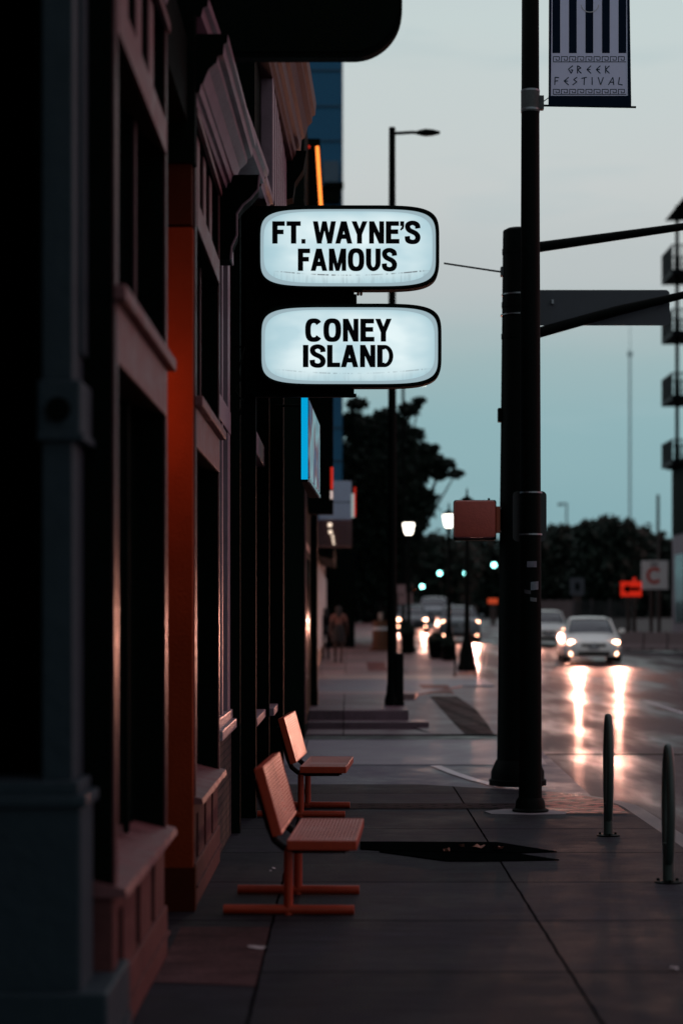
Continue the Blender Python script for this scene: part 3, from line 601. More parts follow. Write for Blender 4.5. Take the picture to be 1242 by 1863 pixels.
# ------------------------------------------------------------------ LED panel sign
led = empty('led_board_sign', 'narrow upright screen sign with a glowing cyan edge, hung below the lit double sign', 'sign', (X(554, 16.2), 16.2, 2.75))
a = Vector((X(548, 16.2) - led.location.x, 0, 0)); b_ = Vector((X(560, 16.2) - led.location.x, 0, 0)); d_ = Vector((-.005, 2.2, 0)); c_ = Vector((X(580, 18.4) - led.location.x, 2.2, 0))
H = .73
MB().prism([a + Vector((.002, .002, 0)), b_ + Vector((-.002, .002, 0)), c_ + Vector((-.002, 0, 0)), d_], (0, 0, 0), (0, 0, H)).build('cabinet', BLACK, led)
MB().prism([a, b_, b_ + Vector((0, -.012, 0)), a + Vector((0, -.012, 0))], (0, 0, .02), (0, 0, H - .01)).build('lit_edge', CYANE, led)
def screen_mat():
    m = bpy.data.materials.new('screen_glow'); m.use_nodes = True; t = m.node_tree; b = t.nodes['Principled BSDF']; ln = t.links.new
    tcn = t.nodes.new('ShaderNodeTexCoord'); v = t.nodes.new('ShaderNodeTexNoise'); v.inputs['Scale'].default_value = 2.2; v.inputs['Detail'].default_value = 1.5; ln(tcn.outputs['Object'], v.inputs['Vector'])
    cr = t.nodes.new('ShaderNodeValToRGB'); ln(v.outputs['Fac'], cr.inputs[0]); e = cr.color_ramp.elements
    e[0].position = .38; e[0].color = (.02, .08, .15, 1); e[1].position = .68; e[1].color = (.10, .22, .26, 1); q = e.new(.48); q.color = (.09, .05, .07, 1); q = e.new(.55); q.color = (.16, .34, .38, 1)
    b.inputs['Base Color'].default_value = (.02, .02, .02, 1); ln(cr.outputs[0], b.inputs['Emission Color']); b.inputs['Emission Strength'].default_value = .9; return m
MB().prism([b_ + Vector((.001, .04, 0)), c_ + Vector((0, -.04, 0)), c_ + Vector((.01, -.04, 0)), b_ + Vector((.011, .04, 0))], (0, 0, .05), (0, 0, H - .04)).build('screen', screen_mat(), led)
MB().prism([b_, c_, c_ + Vector((.016, 0, 0)), b_ + Vector((.016, 0, 0))], (0, 0, 0), (0, 0, .03)).build('bottom_trim', CHROME, led)
MB().tube([(0, .3, H - .01), (0, .3, H + .12)], .012, 8).tube([(0, 1.8, H - .01), (0, 1.8, H + .12)], .012, 8).tube([(-.32, .3, H + .11), (.0, .3, H + .11)], .012, 8).tube([(-.32, 1.8, H + .11), (0, 1.8, H + .11)], .012, 8).build('hanger', BLACK, led)

# ------------------------------------------------------------------ perforated benches
def perforated():
    m = bpy.data.materials.new('perforated_orange_steel'); m.use_nodes = True; t = m.node_tree; b = t.nodes['Principled BSDF']; ln = t.links.new
    tcn = t.nodes.new('ShaderNodeTexCoord'); sc = t.nodes.new('ShaderNodeVectorMath'); sc.operation = 'SCALE'; sc.inputs['Scale'].default_value = 1 / .019; ln(tcn.outputs['UV'], sc.inputs[0])
    fr = t.nodes.new('ShaderNodeVectorMath'); fr.operation = 'FRACTION'; ln(sc.outputs[0], fr.inputs[0])
    sb = t.nodes.new('ShaderNodeVectorMath'); sb.operation = 'SUBTRACT'; ln(fr.outputs[0], sb.inputs[0]); sb.inputs[1].default_value = (.5, .5, 0)
    le = t.nodes.new('ShaderNodeVectorMath'); le.operation = 'LENGTH'; ln(sb.outputs[0], le.inputs[0])
    lt = t.nodes.new('ShaderNodeMath'); lt.operation = 'GREATER_THAN'; ln(le.outputs['Value'], lt.inputs[0]); lt.inputs[1].default_value = .30
    b.inputs['Base Color'].default_value = (.44, .105, .080, 1); b.inputs['Roughness'].default_value = .38; b.inputs['Specular IOR Level'].default_value = .55  # perforated sheet paler than its rim: skylight on top put into the colour
    tr = t.nodes.new('ShaderNodeBsdfTransparent'); mx = t.nodes.new('ShaderNodeMixShader'); ln(lt.outputs[0], mx.inputs[0]); ln(tr.outputs[0], mx.inputs[1]); ln(b.outputs[0], mx.inputs[2])
    ln(mx.outputs[0], t.nodes['Material Output'].inputs[0]); return m
PERF = perforated()
def panel(name, w_, l_, parent, mtx):
    """perforated sheet w_ x l_ with folded rim, in local XY, thickness down"""
    s = MB(); nx, ny = 6, 14; uv = s.bm.loops.layers.uv.new('UVMap'); g = []
    for i in range(nx + 1):
        g.append([])
        for j in range(ny + 1):
            x, y = -w_ / 2 + .012 + (w_ - .024) * i / nx, -l_ / 2 + .012 + (l_ - .024) * j / ny
            g[-1].append(s.bm.verts.new((x, y, -.006 * math.sin(math.pi * i / nx) * math.sin(math.pi * j / ny))))
    for i in range(nx):
        for j in range(ny):
            f = s.face([g[i][j], g[i + 1][j], g[i + 1][j + 1], g[i][j + 1]])
            for lp in f.loops: lp[uv].uv = (lp.vert.co.x, lp.vert.co.y)
    for v in s.bm.verts: v.co = mtx @ v.co
    me_o = s.build(name, PERF, parent, smooth=True)
    r = MB(); T = .05
    for bx in (((-w_ / 2, -l_ / 2, -T), (w_ / 2, -l_ / 2 + .014, .002)), ((-w_ / 2, l_ / 2 - .014, -T), (w_ / 2, l_ / 2, .002)),
               ((-w_ / 2, -l_ / 2 + .014, -T), (-w_ / 2 + .014, l_ / 2 - .014, .002)), ((w_ / 2 - .014, -l_ / 2 + .014, -T), (w_ / 2, l_ / 2 - .014, .002))):
        r.box(*bx, bev=.005)
    for v in r.bm.verts: v.co = mtx @ v.co
    r.build('rim', BENCHM, me_o)
    return me_o
def make_bench():
    t = empty('steel_bench', 'x', 'bench', group='orange perforated benches backed to the shopfronts')
    panel('seat', .37, 1.15, t, Matrix.Translation((0, 0, .42)))
    tilt = R(15.5)
    bm_ = Matrix.Translation((-.262, 0, .632)) @ Matrix.Rotation(-(math.pi / 2 - tilt), 4, 'Y') @ Matrix.Rotation(math.pi, 4, 'Z')
    bm_ = Matrix(((math.sin(-tilt), 0, math.cos(tilt), -.262), (0, 1, 0, 0), (math.cos(tilt), 0, math.sin(tilt), .632), (0, 0, 0, 1)))
    panel('backrest', .375, 1.15, t, bm_)
    for y in (-.385, .385):
        s = MB(); s.tube([(-.19, y, .0), (-.19, y, .365)], .025, 14); s.build('post', BENCHM, t, smooth=True)
        s = MB(); s.tube([(-.54, y, .027), (.165, y, .027)], .026, 14); s.build('foot', BENCHM, t, smooth=True)
        s = MB(); s.tube([(.12, y, .352), (-.15, y, .35), (-.215, y, .362), (-.262, y, .40), (-.292, y, .47), (-.365, y, .73)], .02, 10); s.build('strap', BENCHD, t, smooth=True)
        s = MB(); s.box((-.2, y - .03, .345), (.14, y + .03, .37)); s.build('seat_bracket', BENCHD, t)
    return t
bench = make_bench(); bench.location = (-.113, 10.77, 0); bench.rotation_euler.z = R(-2.4)
bench['label'] = 'nearer of the two orange perforated steel benches, close to the orange doorway wall'
bn2 = copy_tree(bench); bn2.location = (-.165, 15.85, 0); bn2.rotation_euler.z = R(-3.0)
bn2['label'] = 'farther orange perforated steel bench, standing under the lit double sign'

# ------------------------------------------------------------------ poles on the right
YP = 15.9
pole = empty('light_pole', 'tall tapered black pole with stickers and a banner arm, standing foremost at the kerb', 'pole', (X(964, YP), YP, 0))
mb = MB(); mb.tube([(0, 0, 0), (0, 0, 4), (0, 0, 9)], [.096, .082, .062], 24); mb.build('shaft', STEELBLK, pole, smooth=True)
mb = MB(); mb.lathe([(.15, 0), (.15, .02), (.125, .035), (.118, .09), (.10, .12)], (0, 0, 0), 24); mb.build('base', STEELBLK, pole, smooth=True)
mb = MB(); mb.prism([(-.34, -.20, 0), (-.05, -.26, 0), (.26, -.22, 0), (.30, -.05, 0), (.1, .2, 0), (-.2, .2, 0), (-.38, 0, 0)], (0, 0, -.01), (0, 0, .006)); mb.build('grout_pad', mat('pale_grout', (.16, .15, .17), .7), pole)
kp_ = YP / FPX
for py in (168, 202):
    mb = MB(); mb.tube([(0, 0, Z(py, YP)), (0, 0, Z(py, YP) + .016)], .079, 24); mb.build('steel_band', CLAMP, pole, smooth=True)
mb = MB(); mb.tube([(0, 0, Z(205, YP)), (0, 0, Z(165, YP))], .0775, 24); mb.box((.07, -.03, Z(200, YP)), (.11, .03, Z(175, YP)), .004); mb.build('arm_clamp', mat('dusty_steel', (.05, .06, .06), .6, var=.6, vscale=20), pole)
mb = MB(); mb.tube([(.1, 0, Z(192, YP)), (X(1156, YP) - X(964, YP), 0, Z(195, YP))], .009, 8); mb.tube([(.1, 0, Z(186, YP)), (X(997, YP) - X(964, YP), 0, Z(178, YP))], .004, 6); mb.build('banner_arm', STEELBLK, pole)
STK = [(965, 1027, 18, 11, .02), (970, 1066, 15, 15, .1), (957, 1077, 12, 7, -.3), (968, 1091, 12, 7, -.2)]
for i, (sx_, sy_, w_, h_, an) in enumerate(STK):
    r_ = .094; th0 = math.asin(max(-.95, min(.95, (X(sx_, YP) - pole.location.x) / r_))); dth = w_ * kp_ / r_ / 2; mb = MB(); zz = Z(sy_, YP); hh = h_ * kp_ / 2; g = []
    for j in range(7):
        t = th0 + dth * (j - 3) / 3; dz = an * (j - 3) / 3 * hh
        g.append([mb.bm.verts.new((math.sin(t) * r_ * 1.02, -math.cos(t) * r_ * 1.02, zz + q + dz)) for q in (-hh, hh)])
    for j in range(6): mb.face([g[j][0], g[j + 1][0], g[j + 1][1], g[j][1]])
    mb.build('sticker', mat('sticker_%s' % 'abcd'[i], [(.13, .13, .17), (.12, .15, .18), (.05, .05, .06), (.10, .11, .12)][i], .5, var=.6, vscale=[20, 45, 60, 50][i]), pole, label=['blank white sticker', 'white sticker with a dark figure', 'scraped sticker remnant', 'torn pale sticker'][i])
# plate on the far side of the pole
ps = empty('pole_plate_sign', 'back of a rounded upright sign plate strapped to the foremost black pole', 'sign', (X(965, YP), YP + .11, Z(938, YP)))
def rrect(hw, hh, r, n=6):
    p = []
    for cx, cz, a0 in ((hw - r, hh - r, 0), (-hw + r, hh - r, 90), (-hw + r, -hh + r, 180), (hw - r, -hh + r, 270)):
        for i in range(n + 1):
            a = R(a0 + 90 * i / n); p.append((cx + r * math.cos(a), 0, cz + r * math.sin(a)))
    return p
MB().prism(rrect(31 * kp_, 46 * kp_, .04), (0, 0, 0), (0, .006, 0)).build('plate', mat('sign_back_metal', (.035, .04, .042), .5, metal=.2, var=.3), ps)
for py in (898, 974): MB().tube([(-.001, -.11, Z(py, YP) - ps.location.z), (-.001, -.11, Z(py, YP) - ps.location.z + .014)], .0945, 24).build('band', CLAMP, ps)

# banner
ban = empty('festival_banner', 'striped blue and white fabric banner hanging from the foremost black pole', 'banner', (X(1072, YP), YP, Z(190, YP)))
bx = lambda px: (px - 1072) * kp_
bz = lambda py: (190 - py) * kp_
BLU = mat('banner_navy_ink', (.005, .013, .028), .85, spec=.05, var=.3)
BCL = mat('banner_cloth', (.46, .54, .70), .9, spec=.05, var=.12, vscale=12)
_t = BCL.node_tree; _tr = _t.nodes.new('ShaderNodeBsdfTranslucent'); _tr.inputs[0].default_value = (.46, .58, .78, 1); _mx = _t.nodes.new('ShaderNodeMixShader'); _mx.inputs[0].default_value = .5
_t.links.new(_t.nodes['Principled BSDF'].outputs[0], _mx.inputs[1]); _t.links.new(_tr.outputs[0], _mx.inputs[2]); _t.links.new(_mx.outputs[0], _t.nodes['Material Output'].inputs[0])
BTX = mat('banner_teal_ink', (.015, .04, .06), .85, spec=.05)
mb = MB()
mb.prism([(bx(998), 0, bz(-90)), (bx(1003), 0, bz(-90)), (bx(1001), 0, bz(175)), (bx(997), 0, bz(175))], (0, -.007, 0), (0, .0, 0))
mb.prism([(bx(1139), 0, bz(-90)), (bx(1143), 0, bz(-90)), (bx(1147), 0, bz(175)), (bx(1141), 0, bz(175))], (0, -.007, 0), (0, .0, 0))
mb.prism([(bx(997), 0, bz(175)), (bx(1147), 0, bz(175)), (bx(1147), 0, bz(195)), (bx(997), 0, bz(193))], (0, -.012, 0), (0, .012, 0)); mb.build('border_cloth', BLU, ban)
mb = MB(); g_ = [[mb.bm.verts.new((bx(a0_ + (a1_ - a0_) * i / 8), -.0055, bz(zz_))) for i in range(9)] for zz_, a0_, a1_ in ((-90, 1003, 1139), (0, 1002, 1140), (175, 1001, 1141))]
for r_ in (0, 1):
    for i in range(8): mb.face([g_[r_][i], g_[r_][i + 1], g_[r_ + 1][i + 1], g_[r_ + 1][i]])
mb.build('printed_cloth', BCL, ban)
mb = MB()
for p_ in (1011, 1041, 1071, 1101, 1131): mb.box((bx(p_ - 7), -.0085, bz(97)), (bx(p_ + 7), -.007, bz(-90)))
mb.build('stripes', BLU, ban)
def meander(z0, z1):
    mb = MB(); n = 9; x0, x1 = 1005, 1138; st = (x1 - x0) / n; t = 1.3
    def hb(a, b, zt): mb.box((bx(a), -.0085, bz(zt + t / 2)), (bx(b), -.007, bz(zt - t / 2)))
    def vb(a, za, zb): mb.box((bx(a - t / 2), -.0087, bz(zb)), (bx(a + t / 2), -.007, bz(za)))
    hz = z1 - z0
    for i in range(n):
        a = x0 + i * st
        vb(a + .6, z0, z1); hb(a, a + st * .78, z0); vb(a + st * .78, z0, z0 + hz * .68); hb(a + st * .38, a + st * .78, z0 + hz * .68); vb(a + st * .38, z0 + hz * .36, z0 + hz * .68); hb(a, a + st, z1)
    mb.build('greek_key_border', BTX, ban)
meander(103.5, 113); meander(163, 172)
# angular festival lettering as strokes
GL = {'G': [[(.9, 1), (.1, .55), (.6, 0), (.9, .45), (.5, .45)]], 'R': [[(.15, 0), (.15, 1), (.8, .7), (.15, .5), (.85, 0)]], 'E': [[(.9, 1), (.15, .5), (.9, 0)], [(.15, .5), (.8, .5)]],
      'K': [[(.15, 0), (.15, 1)], [(.85, 1), (.15, .5), (.85, 0)]], 'F': [[(.15, 0), (.2, 1), (.85, .95)], [(.15, .5), (.7, .55)]], 'S': [[(.85, 1), (.25, .7), (.8, .4), (.1, 0)]],
      'T': [[(.0, .85), (.9, 1)], [(.5, .95), (.45, 0)]], 'I': [[(.5, 1), (.5, 0)]], 'V': [[(.05, 1), (.45, 0), (.9, 1)]], 'A': [[(.0, 0), (.75, 1), (.9, 0)], [(.3, .35), (.85, .35)]], 'L': [[(.3, 1), (.1, .1), (.8, 0)]]}
def glyphs(word, xs, z0, z1, gw):
    mb = MB()
    for ch, xc in zip(word, xs):
        for st in GL[ch]:
            for (a, b), (c, d) in zip(st, st[1:]):
                p = Vector((bx(xc + (a - .5) * gw), 0, bz(z1 - b * (z1 - z0)))); q = Vector((bx(xc + (c - .5) * gw), 0, bz(z1 - d * (z1 - z0))))
                n = (q - p).normalized(); n = Vector((-n.z, 0, n.x)) * .0040
                mb.prism([p + n, q + n, q - n, p - n], (0, -.0088, 0), (0, -.007, 0))
    mb.build('lettering', BTX, ban)
glyphs('GREEK', (1037, 1053, 1070, 1087, 1104), 120, 134, 10)
glyphs('FESTIVAL', (1012, 1029, 1045, 1062, 1076, 1092, 1111, 1128), 141, 155, 11)
mb = MB(); mb.tube([(bx(1072 + 16 * math.sin(R(a))), -.010, bz(8 + 15 * math.cos(R(a)))) for a in range(-84, 85, 12)], .0045, 6); mb.build('curved_emblem', mat('pale_ink', (.5, .52, .55), .7), ban)

# signal pole with two mast arms
YT = 18.5
sp = empty('signal_pole', 'thick black traffic signal pole with rounded cap and two long arms, behind the foremost pole', 'pole', (X(941, YT), YT, 0))
mb = MB(); mb.tube([(0, 0, 0), (0, 0, Z(422, YT))], [.20, .142], 28); mb.lathe([(.142, 0), (.137, .012), (.10, .032), (.04, .042)], (0, 0, Z(422, YT)), 28); mb.build('shaft', STEELBLK, sp, smooth=True)
mb = MB(); mb.lathe([(.275, 0), (.275, .05), (.255, .06), (.255, .13), (.225, .20), (.205, .24)], (0, 0, 0), 28); mb.build('base', STEELBLK, sp, smooth=True)
ks = YT / FPX
for py in (463, 538, 560, 617):
    mb = MB(); rr_ = .205 - .058 * (Z(py, YT) / Z(422, YT)); mb.tube([(0, 0, Z(py, YT)), (0, 0, Z(py, YT) + .012 if py in (538, 575) else Z(py, YT) + .05)], rr_ - .05 + .05, 28); mb.build('band', CLAMP if py in (538,) else STEELBLK, sp, smooth=True)
mb = MB(); mb.tube([(0, 0, Z(575, YT)), (0, 0, Z(575, YT) + .01)], .165, 28); mb.build('band', CLAMP, sp, smooth=True)
sxx = sp.location.x
mb = MB(); mb.tube([(.0, 0, Z(455, YT)), (X(1242, YT) - sxx, -.05, Z(414, YT)), (X(1800, YT) - sxx, -.1, Z(370, YT))], [.052, .036, .026], 14); mb.build('mast_arm', STEELBLK, sp, smooth=True)
mb = MB(); mb.tube([(.0, 0, Z(616, YT)), (X(1120, YT) - sxx, -.05, Z(567, YT)), (X(1242, YT) - sxx, -.05, Z(538, YT)), (X(1800, YT) - sxx, -.1, Z(420, YT))], [.052, .048, .036, .03], 14); mb.build('mast_arm', STEELBLK, sp, smooth=True)
mb = MB(); mb.tube([(X(913, YT) - sxx, 0, Z(495, YT)), (X(807, YT) - sxx, 0, Z(479, YT))], .009, 8); mb.box((X(910, YT) - sxx, -.04, Z(503, YT)), (X(920, YT) - sxx, .04, Z(486, YT)), .005); mb.build('antenna_rod', mat('grey_steel_rod', (.05, .06, .065), .5, metal=.5), sp)
mb = MB(); mb.box((X(905, YT) - sxx, -.05, Z(768, YT)), (X(912, YT) - sxx, .05, Z(743, YT)), .006); mb.build('junction_box', STEELBLK, sp)
# street name blade behind the lower arm
nb = empty('street_name_sign', 'back of a long dark blue street name blade held by the lower mast arm', 'sign', (X(1095, YT), YT + .06, Z(558, YT)))
MB().prism(rrect(124 * ks, 32.5 * ks, .04), (0, 0, 0), (0, .005, 0)).build('blade', mat('dark_blue_sign_back', (.045, .055, .070), .5, var=.25, vscale=3), nb)
for px_ in (1005, 1204):
    mb = MB(); mb.box((X(px_ - 2, YT) - nb.location.x, -.045, Z(548, YT) - nb.location.z - .02), (X(px_ + 2, YT) - nb.location.x, 0, Z(548, YT) - nb.location.z + .02)); mb.build('clip', CLAMP, nb)
# pedestrian signal housing
pd = empty('pedestrian_signal', 'orange pedestrian signal box with rounded corners seen from behind on the thick signal pole', 'signal', (X(862, YT), YT - .05, Z(946, YT)))
OR = mat('faded_orange_housing', (.46, .085, .06), .5, var=.25, vscale=14, bump=.3, bscale=60)
mb = MB(); mb.box((-37 * ks, -.10, -33 * ks), (37 * ks, .08, 34 * ks), .03); mb.build('housing', OR, pd, smooth=True)
mb = MB(); mb.box((-36 * ks, .08, -36 * ks), (41 * ks, .26, 37 * ks), .02); mb.build('visor', BLACK, pd)
mb = MB(); mb.box((38 * ks, -.04, -24 * ks), (46 * ks, .07, 24 * ks), .008); mb.build('hinge_side', mat('dark_orange_hinge', (.30, .05, .015), .5), pd)
for z_ in (-22, 20): MB().tube([(42 * ks, 0, z_ * ks), (70 * ks, .03, z_ * ks)], .012, 8).build('bracket', CLAMP, pd)
for x_ in (-19, 26): MB().tube([(x_ * ks, 0, 33 * ks), (x_ * ks, 0, 39 * ks)], .011, 8).build('bolt', BLACK, pd)

# bicycle racks
def rack(x, y, h, label):
    t = empty('bike_rack', label, 'bike rack', (x, y, 0), group='green black bike racks by the kerb')
    mb = MB(); pts = []
    m_ = mat('dark_green_rack_paint', (.035, .055, .05), .3, spec=.5, var=.3, vscale=15)
    mb.tube([(0, 0, .01), (0, 0, .24)], .034, 14); mb.build('stem', m_, t, smooth=True)
    for k_ in range(41):
        a = 2 * math.pi * k_ / 40; zz = .12 + (h - .12 - .027) / 2 * (1 - math.cos(a)); wd = .10 * abs(math.sin(a)) ** 1.1 * (1 if math.sin(a) > 0 else -1); pts.append((0, wd, zz))
    mb = MB(); mb.tube(pts, .026, 14); mb.build('loop', m_, t, smooth=True)
    mb = MB(); mb.lathe([(.085, 0), (.085, .008), (.034, .012), (.03, .03)], (0, 0, 0), 20); mb.build('flange', STEELBLK, t, smooth=True)
    for a in (30, 150, 270):
        mb = MB(); mb.tube([(.066 * math.cos(R(a)), .066 * math.sin(R(a)), .006), (.066 * math.cos(R(a)), .066 * math.sin(R(a)), .022)], .009, 6); mb.build('bolt', BLACK, t)
rack(1.915, 14.15, .905, 'farther dark green bike rack loop, just right of the foremost black pole')
rack(1.94, 11.65, .845, 'nearer dark green bike rack loop, at the right edge of the pavement')

# dark cover plates with leaves on the near pavement
for nm, pts, lab in (('steel_plate', [(655, 1546), (655, 1533), (905, 1534), (1012, 1551), (940, 1553), (700, 1549)], 'flat black steel plate with a pointed end, the rear of two on the pavement'),
                ('steel_plate', [(690, 1551), (830, 1553), (945, 1555), (1016, 1566), (880, 1568), (812, 1568)], 'flat black steel plate with a pointed end, the front of two on the pavement')):
    w_ = [((p - VX) / (q - VY) * EYE, EYE * FPX / (q - VY)) for p, q in pts]; cx = sum(p[0] for p in w_) / len(w_); cy = sum(p[1] for p in w_) / len(w_)
    o = MB().prism([(a - cx, b - cy, 0) for a, b in w_], (0, 0, 0), (0, 0, .008)).build(nm, mat('black_plate', (.002, .003, .003), 1, spec=0), loc=(cx, cy, .001)); tag(o, lab, 'plate', 'black plates on the pavement')
def G(px, py): return ((px - VX) / (py - VY) * EYE, EYE * FPX / (py - VY))
LFM = mat('dry_leaf', (.30, .13, .09), .7, var=.4); PPM = mat('paper_litter', (.35, .33, .35), .7)
random.seed(3)
for i, (px_, py_, s_, lab) in enumerate([(872, 1546, .055, 'largest dry curled leaf lying on the black plates'), (906, 1549, .045, 'dry leaf at the right of the leaves on the black plates'), (838, 1545, .025, 'small dry leaf between two others on the black plates'), (812, 1553, .025, 'tiny dry leaf at the left of the leaves on the black plates')]):
    x_, y_ = G(px_, py_); mb = MB(); c0 = mb.bm.verts.new((0, 0, .004)); ring_ = []
    for j in range(9):
        a = 2 * math.pi * j / 9; r_ = s_ * random.uniform(.6, 1.1); ring_.append(mb.bm.verts.new((r_ * math.cos(a), r_ * 1.4 * math.sin(a), random.uniform(.004, .03))))
    for j in range(9): mb.face([c0, ring_[j], ring_[(j + 1) % 9]])
    tag(mb.build('dry_leaf', LFM, loc=(x_, y_, .012)), lab, 'leaf', 'dry leaves on the black plates')
for i, (px_, py_, sx_, sy_, lab) in enumerate([(468, 1727, .055, .05, 'crumpled white paper scrap on the pavement joint in front of the nearer bench'), (1225, 1765, .022, .04, 'small pale scrap on the pavement near the right edge'), (498, 1582, .018, .05, 'tiny white scrap on the pavement behind the nearer bench'), (492, 1587, .012, .03, 'smallest white scrap beside the foot of the nearer bench')]):
    x_, y_ = G(px_, py_); mb = MB(); c0 = mb.bm.verts.new((0, 0, .012)); ring_ = []
    for j in range(7):
        a = 2 * math.pi * j / 7; ring_.append(mb.bm.verts.new((sx_ * math.cos(a) * random.uniform(.7, 1), sy_ * math.sin(a) * random.uniform(.4, 1), random.uniform(.0, .012))))
    for j in range(7): mb.face([c0, ring_[j], ring_[(j + 1) % 7]])
    tag(mb.build('paper_scrap', PPM, loc=(x_, y_, .004)), lab, 'litter', 'litter on the near pavement')

# ------------------------------------------------------------------ far left block
bb = empty('brick_corner_building', 'black silhouetted building beyond the alley with a projecting pier', 'building', (-3, 27, 0))
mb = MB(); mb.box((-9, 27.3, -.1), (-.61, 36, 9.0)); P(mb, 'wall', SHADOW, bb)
mb = MB(); mb.box((-.80, 32.0, 0), (-.503, 32.7, 6), .01); mb.box((-.82, 31.96, 0), (-.495, 32.72, .4), .01); P(mb, 'pier', BLACK, bb)
mb = MB(); mb.box((-.605, 27.3, .1), (-.585, 27.42, 5.2)); mb.box((-.608, 27.4, 2.6), (-.59, 30, 2.7)); P(mb, 'corner_trim', TRIMD, bb)
for y_ in (28.2, 31.4):
    mb = MB(); mb.box((-.608, y_, .7), (-.600, y_ + 2.2, 2.5)); P(mb, 'window', GLASS, bb)
# blade with neon
YN = 30.0; kn = YN / FPX
ns = empty('neon_blade_sign', 'tall black blade sign edged with an orange neon tube above the lit double sign', 'sign', (X(590, YN), YN, Z(935, YN)))
nx = lambda px: (px - 590) * kn
nz_ = lambda py: (935 - py) * kn
MB().prism([(nx(553), 0, nz_(935)), (nx(606), 0, nz_(935)), (nx(606), 0, nz_(720)), (nx(582), 0, nz_(252)), (nx(553), 0, nz_(252))], (0, 0, 0), (0, .3, 0)).build('cabinet', BLACK, ns)
mb = MB(); mb.tube([(nx(577), -.02, nz_(267)), (nx(584), -.02, nz_(380)), (nx(596), -.02, nz_(560))], .026, 8); mb.build('neon_tube', ORNEON, ns)
mb = MB(); mb.tube([(nx(562), -.02, nz_(268)), (nx(562), -.05, nz_(268))], .022, 10); mb.build('red_lamp', REDNEON, ns)
mb = MB(); mb.tube([(nx(603.5), -.02, nz_(850)), (nx(603.5), -.02, nz_(890))], .022, 8); mb.build('red_tube', REDNEON, ns)
mb = MB(); mb.tube([(nx(603), -.02, nz_(893)), (nx(603), -.02, nz_(908))], .022, 8); mb.build('white_lamp', mat('dim_warm_glow', (.02, .02, .02), .5, emit=(.9, .7, .65), estr=.6), ns)
# lit shopfront row further on
rw = empty('lit_shop_row', 'far shopfront with glowing pink white windows and a dark awning behind the walking person', 'building', (-3, 50, 0))
mb = MB(); mb.box((-9, 37, 0), (-.82, 120, 4.2)); P(mb, 'wall', mat('pink_stucco', (.05, .028, .028), .7), rw)
for i, y_ in enumerate((50, 55, 60, 66, 73, 81)):
    mb = MB(); mb.box((-.81, y_, .75), (-.79, y_ + 3.6, 3.0)); P(mb, 'lit_window', SHOPGLOW, rw)
    for q in (0, 1.2, 2.4, 3.55): P(MB().box((-.79, y_ + q, .75), (-.765, y_ + q + .08, 3.0)), 'window_post', WHITE, rw)
mb = MB(); mb.prism([(-.8, 0, 3.9), (-.35, 0, 3.45), (-.35, 0, 3.1), (-.8, 0, 3.2)], (0, 49, 0), (0, 58, 0)); P(mb, 'awning', BLACK, rw)
cn = empty('theatre_canopy', 'pinkish shop canopy with a row of round downlights under a grey projecting box', 'canopy', (-.5, 44, 3.0))
MB().box((X(577, 44) + .5, 0, Z(993, 44) - 3.0), (X(640, 44) + .5, 1.2, Z(947, 44) - 3.0)).build('canopy_body', mat('canopy_pink', (.12, .06, .06), .6), cn)
for i, (px_, py_, r_) in enumerate([(600, 955, .05), (601, 968, .045), (605, 976, .03), (606, 983, .03), (607, 989, .025)]):
    MB().tube([(X(px_, 44) + .5, -.01, Z(py_, 44) - 3), (X(px_, 44) + .5, -.03, Z(py_, 44) - 3)], r_, 12).build('downlight', mat('downlight_glow', (.02, .02, .02), .5, emit=(1, .78, .6), estr=1.3), cn)
gb = empty('grey_box_sign', 'grey projecting box sign with a thin red and white lit edge, below the blue tower', 'sign', (X(612, 43), 43, Z(910, 43)))
kg = 43 / FPX
MB().box((-32 * kg, 0, -35 * kg), (27 * kg, .5, 35 * kg), .01).build('cabinet', mat('grey_sign_face', (.46, .54, .70), .6, var=.1), gb)
MB().box((-32 * kg, -.008, -4 * kg), (27 * kg, 0, -3 * kg)).build('seam', SHADOW, gb)
MB().box((27 * kg, 0, -30 * kg), (32 * kg, .4, 12 * kg)).build('white_lit_edge', WHITEGLOW, gb)
MB().box((32 * kg, 0, -28 * kg), (35 * kg, .4, 24 * kg)).build('red_lit_edge', REDNEON, gb)
# blue tower
tw = empty('blue_tower_block', 'plain blue grey tower block rising behind the dark cornices', 'building', (X(590, 74), 74, 0))
BT = mat('blue_grey_cladding', (.03, .13, .24), .7, spec=.1, var=.15)
kt = 74 / FPX
tx = lambda px: (px - 590) * kt
mb = MB(); mb.box((tx(430), 0, 0), (tx(622), 14, Z(-200, 74))); mb.build('wall', BT, tw)
mb = MB()
for py in (60, 130, 195, 258, 322, 780, 840): mb.box((tx(430), -.04, Z(py, 74)), (tx(622), 0, Z(py, 74) + .06))
mb.build('floor_line', mat('blue_grey_joint', (.02, .06, .10), .8), tw)
mb = MB(); mb.box((tx(585), -.5, Z(372, 74)), (tx(620), -.06, Z(345, 74))); mb.prism([(tx(582), 0, Z(345, 74)), (tx(625), 0, Z(345, 74)), (tx(625), 0, Z(337, 74)), (tx(600), 0, Z(338, 74))], (0, -.6, 0), (0, -.06, 0)); mb.build('roof_annex', BLACK, tw)
MB().box((tx(540), -2.5, 0), (tx(645), -.06, Z(985, 74))).build('ground_floor', BLACK, tw)
mb = MB(); mb.box((tx(588), -.3, Z(334, 74)), (tx(616), -.05, Z(296, 74))); mb.build('pale_panel', mat('pale_blue_cladding', (.06, .11, .16), .7), tw)

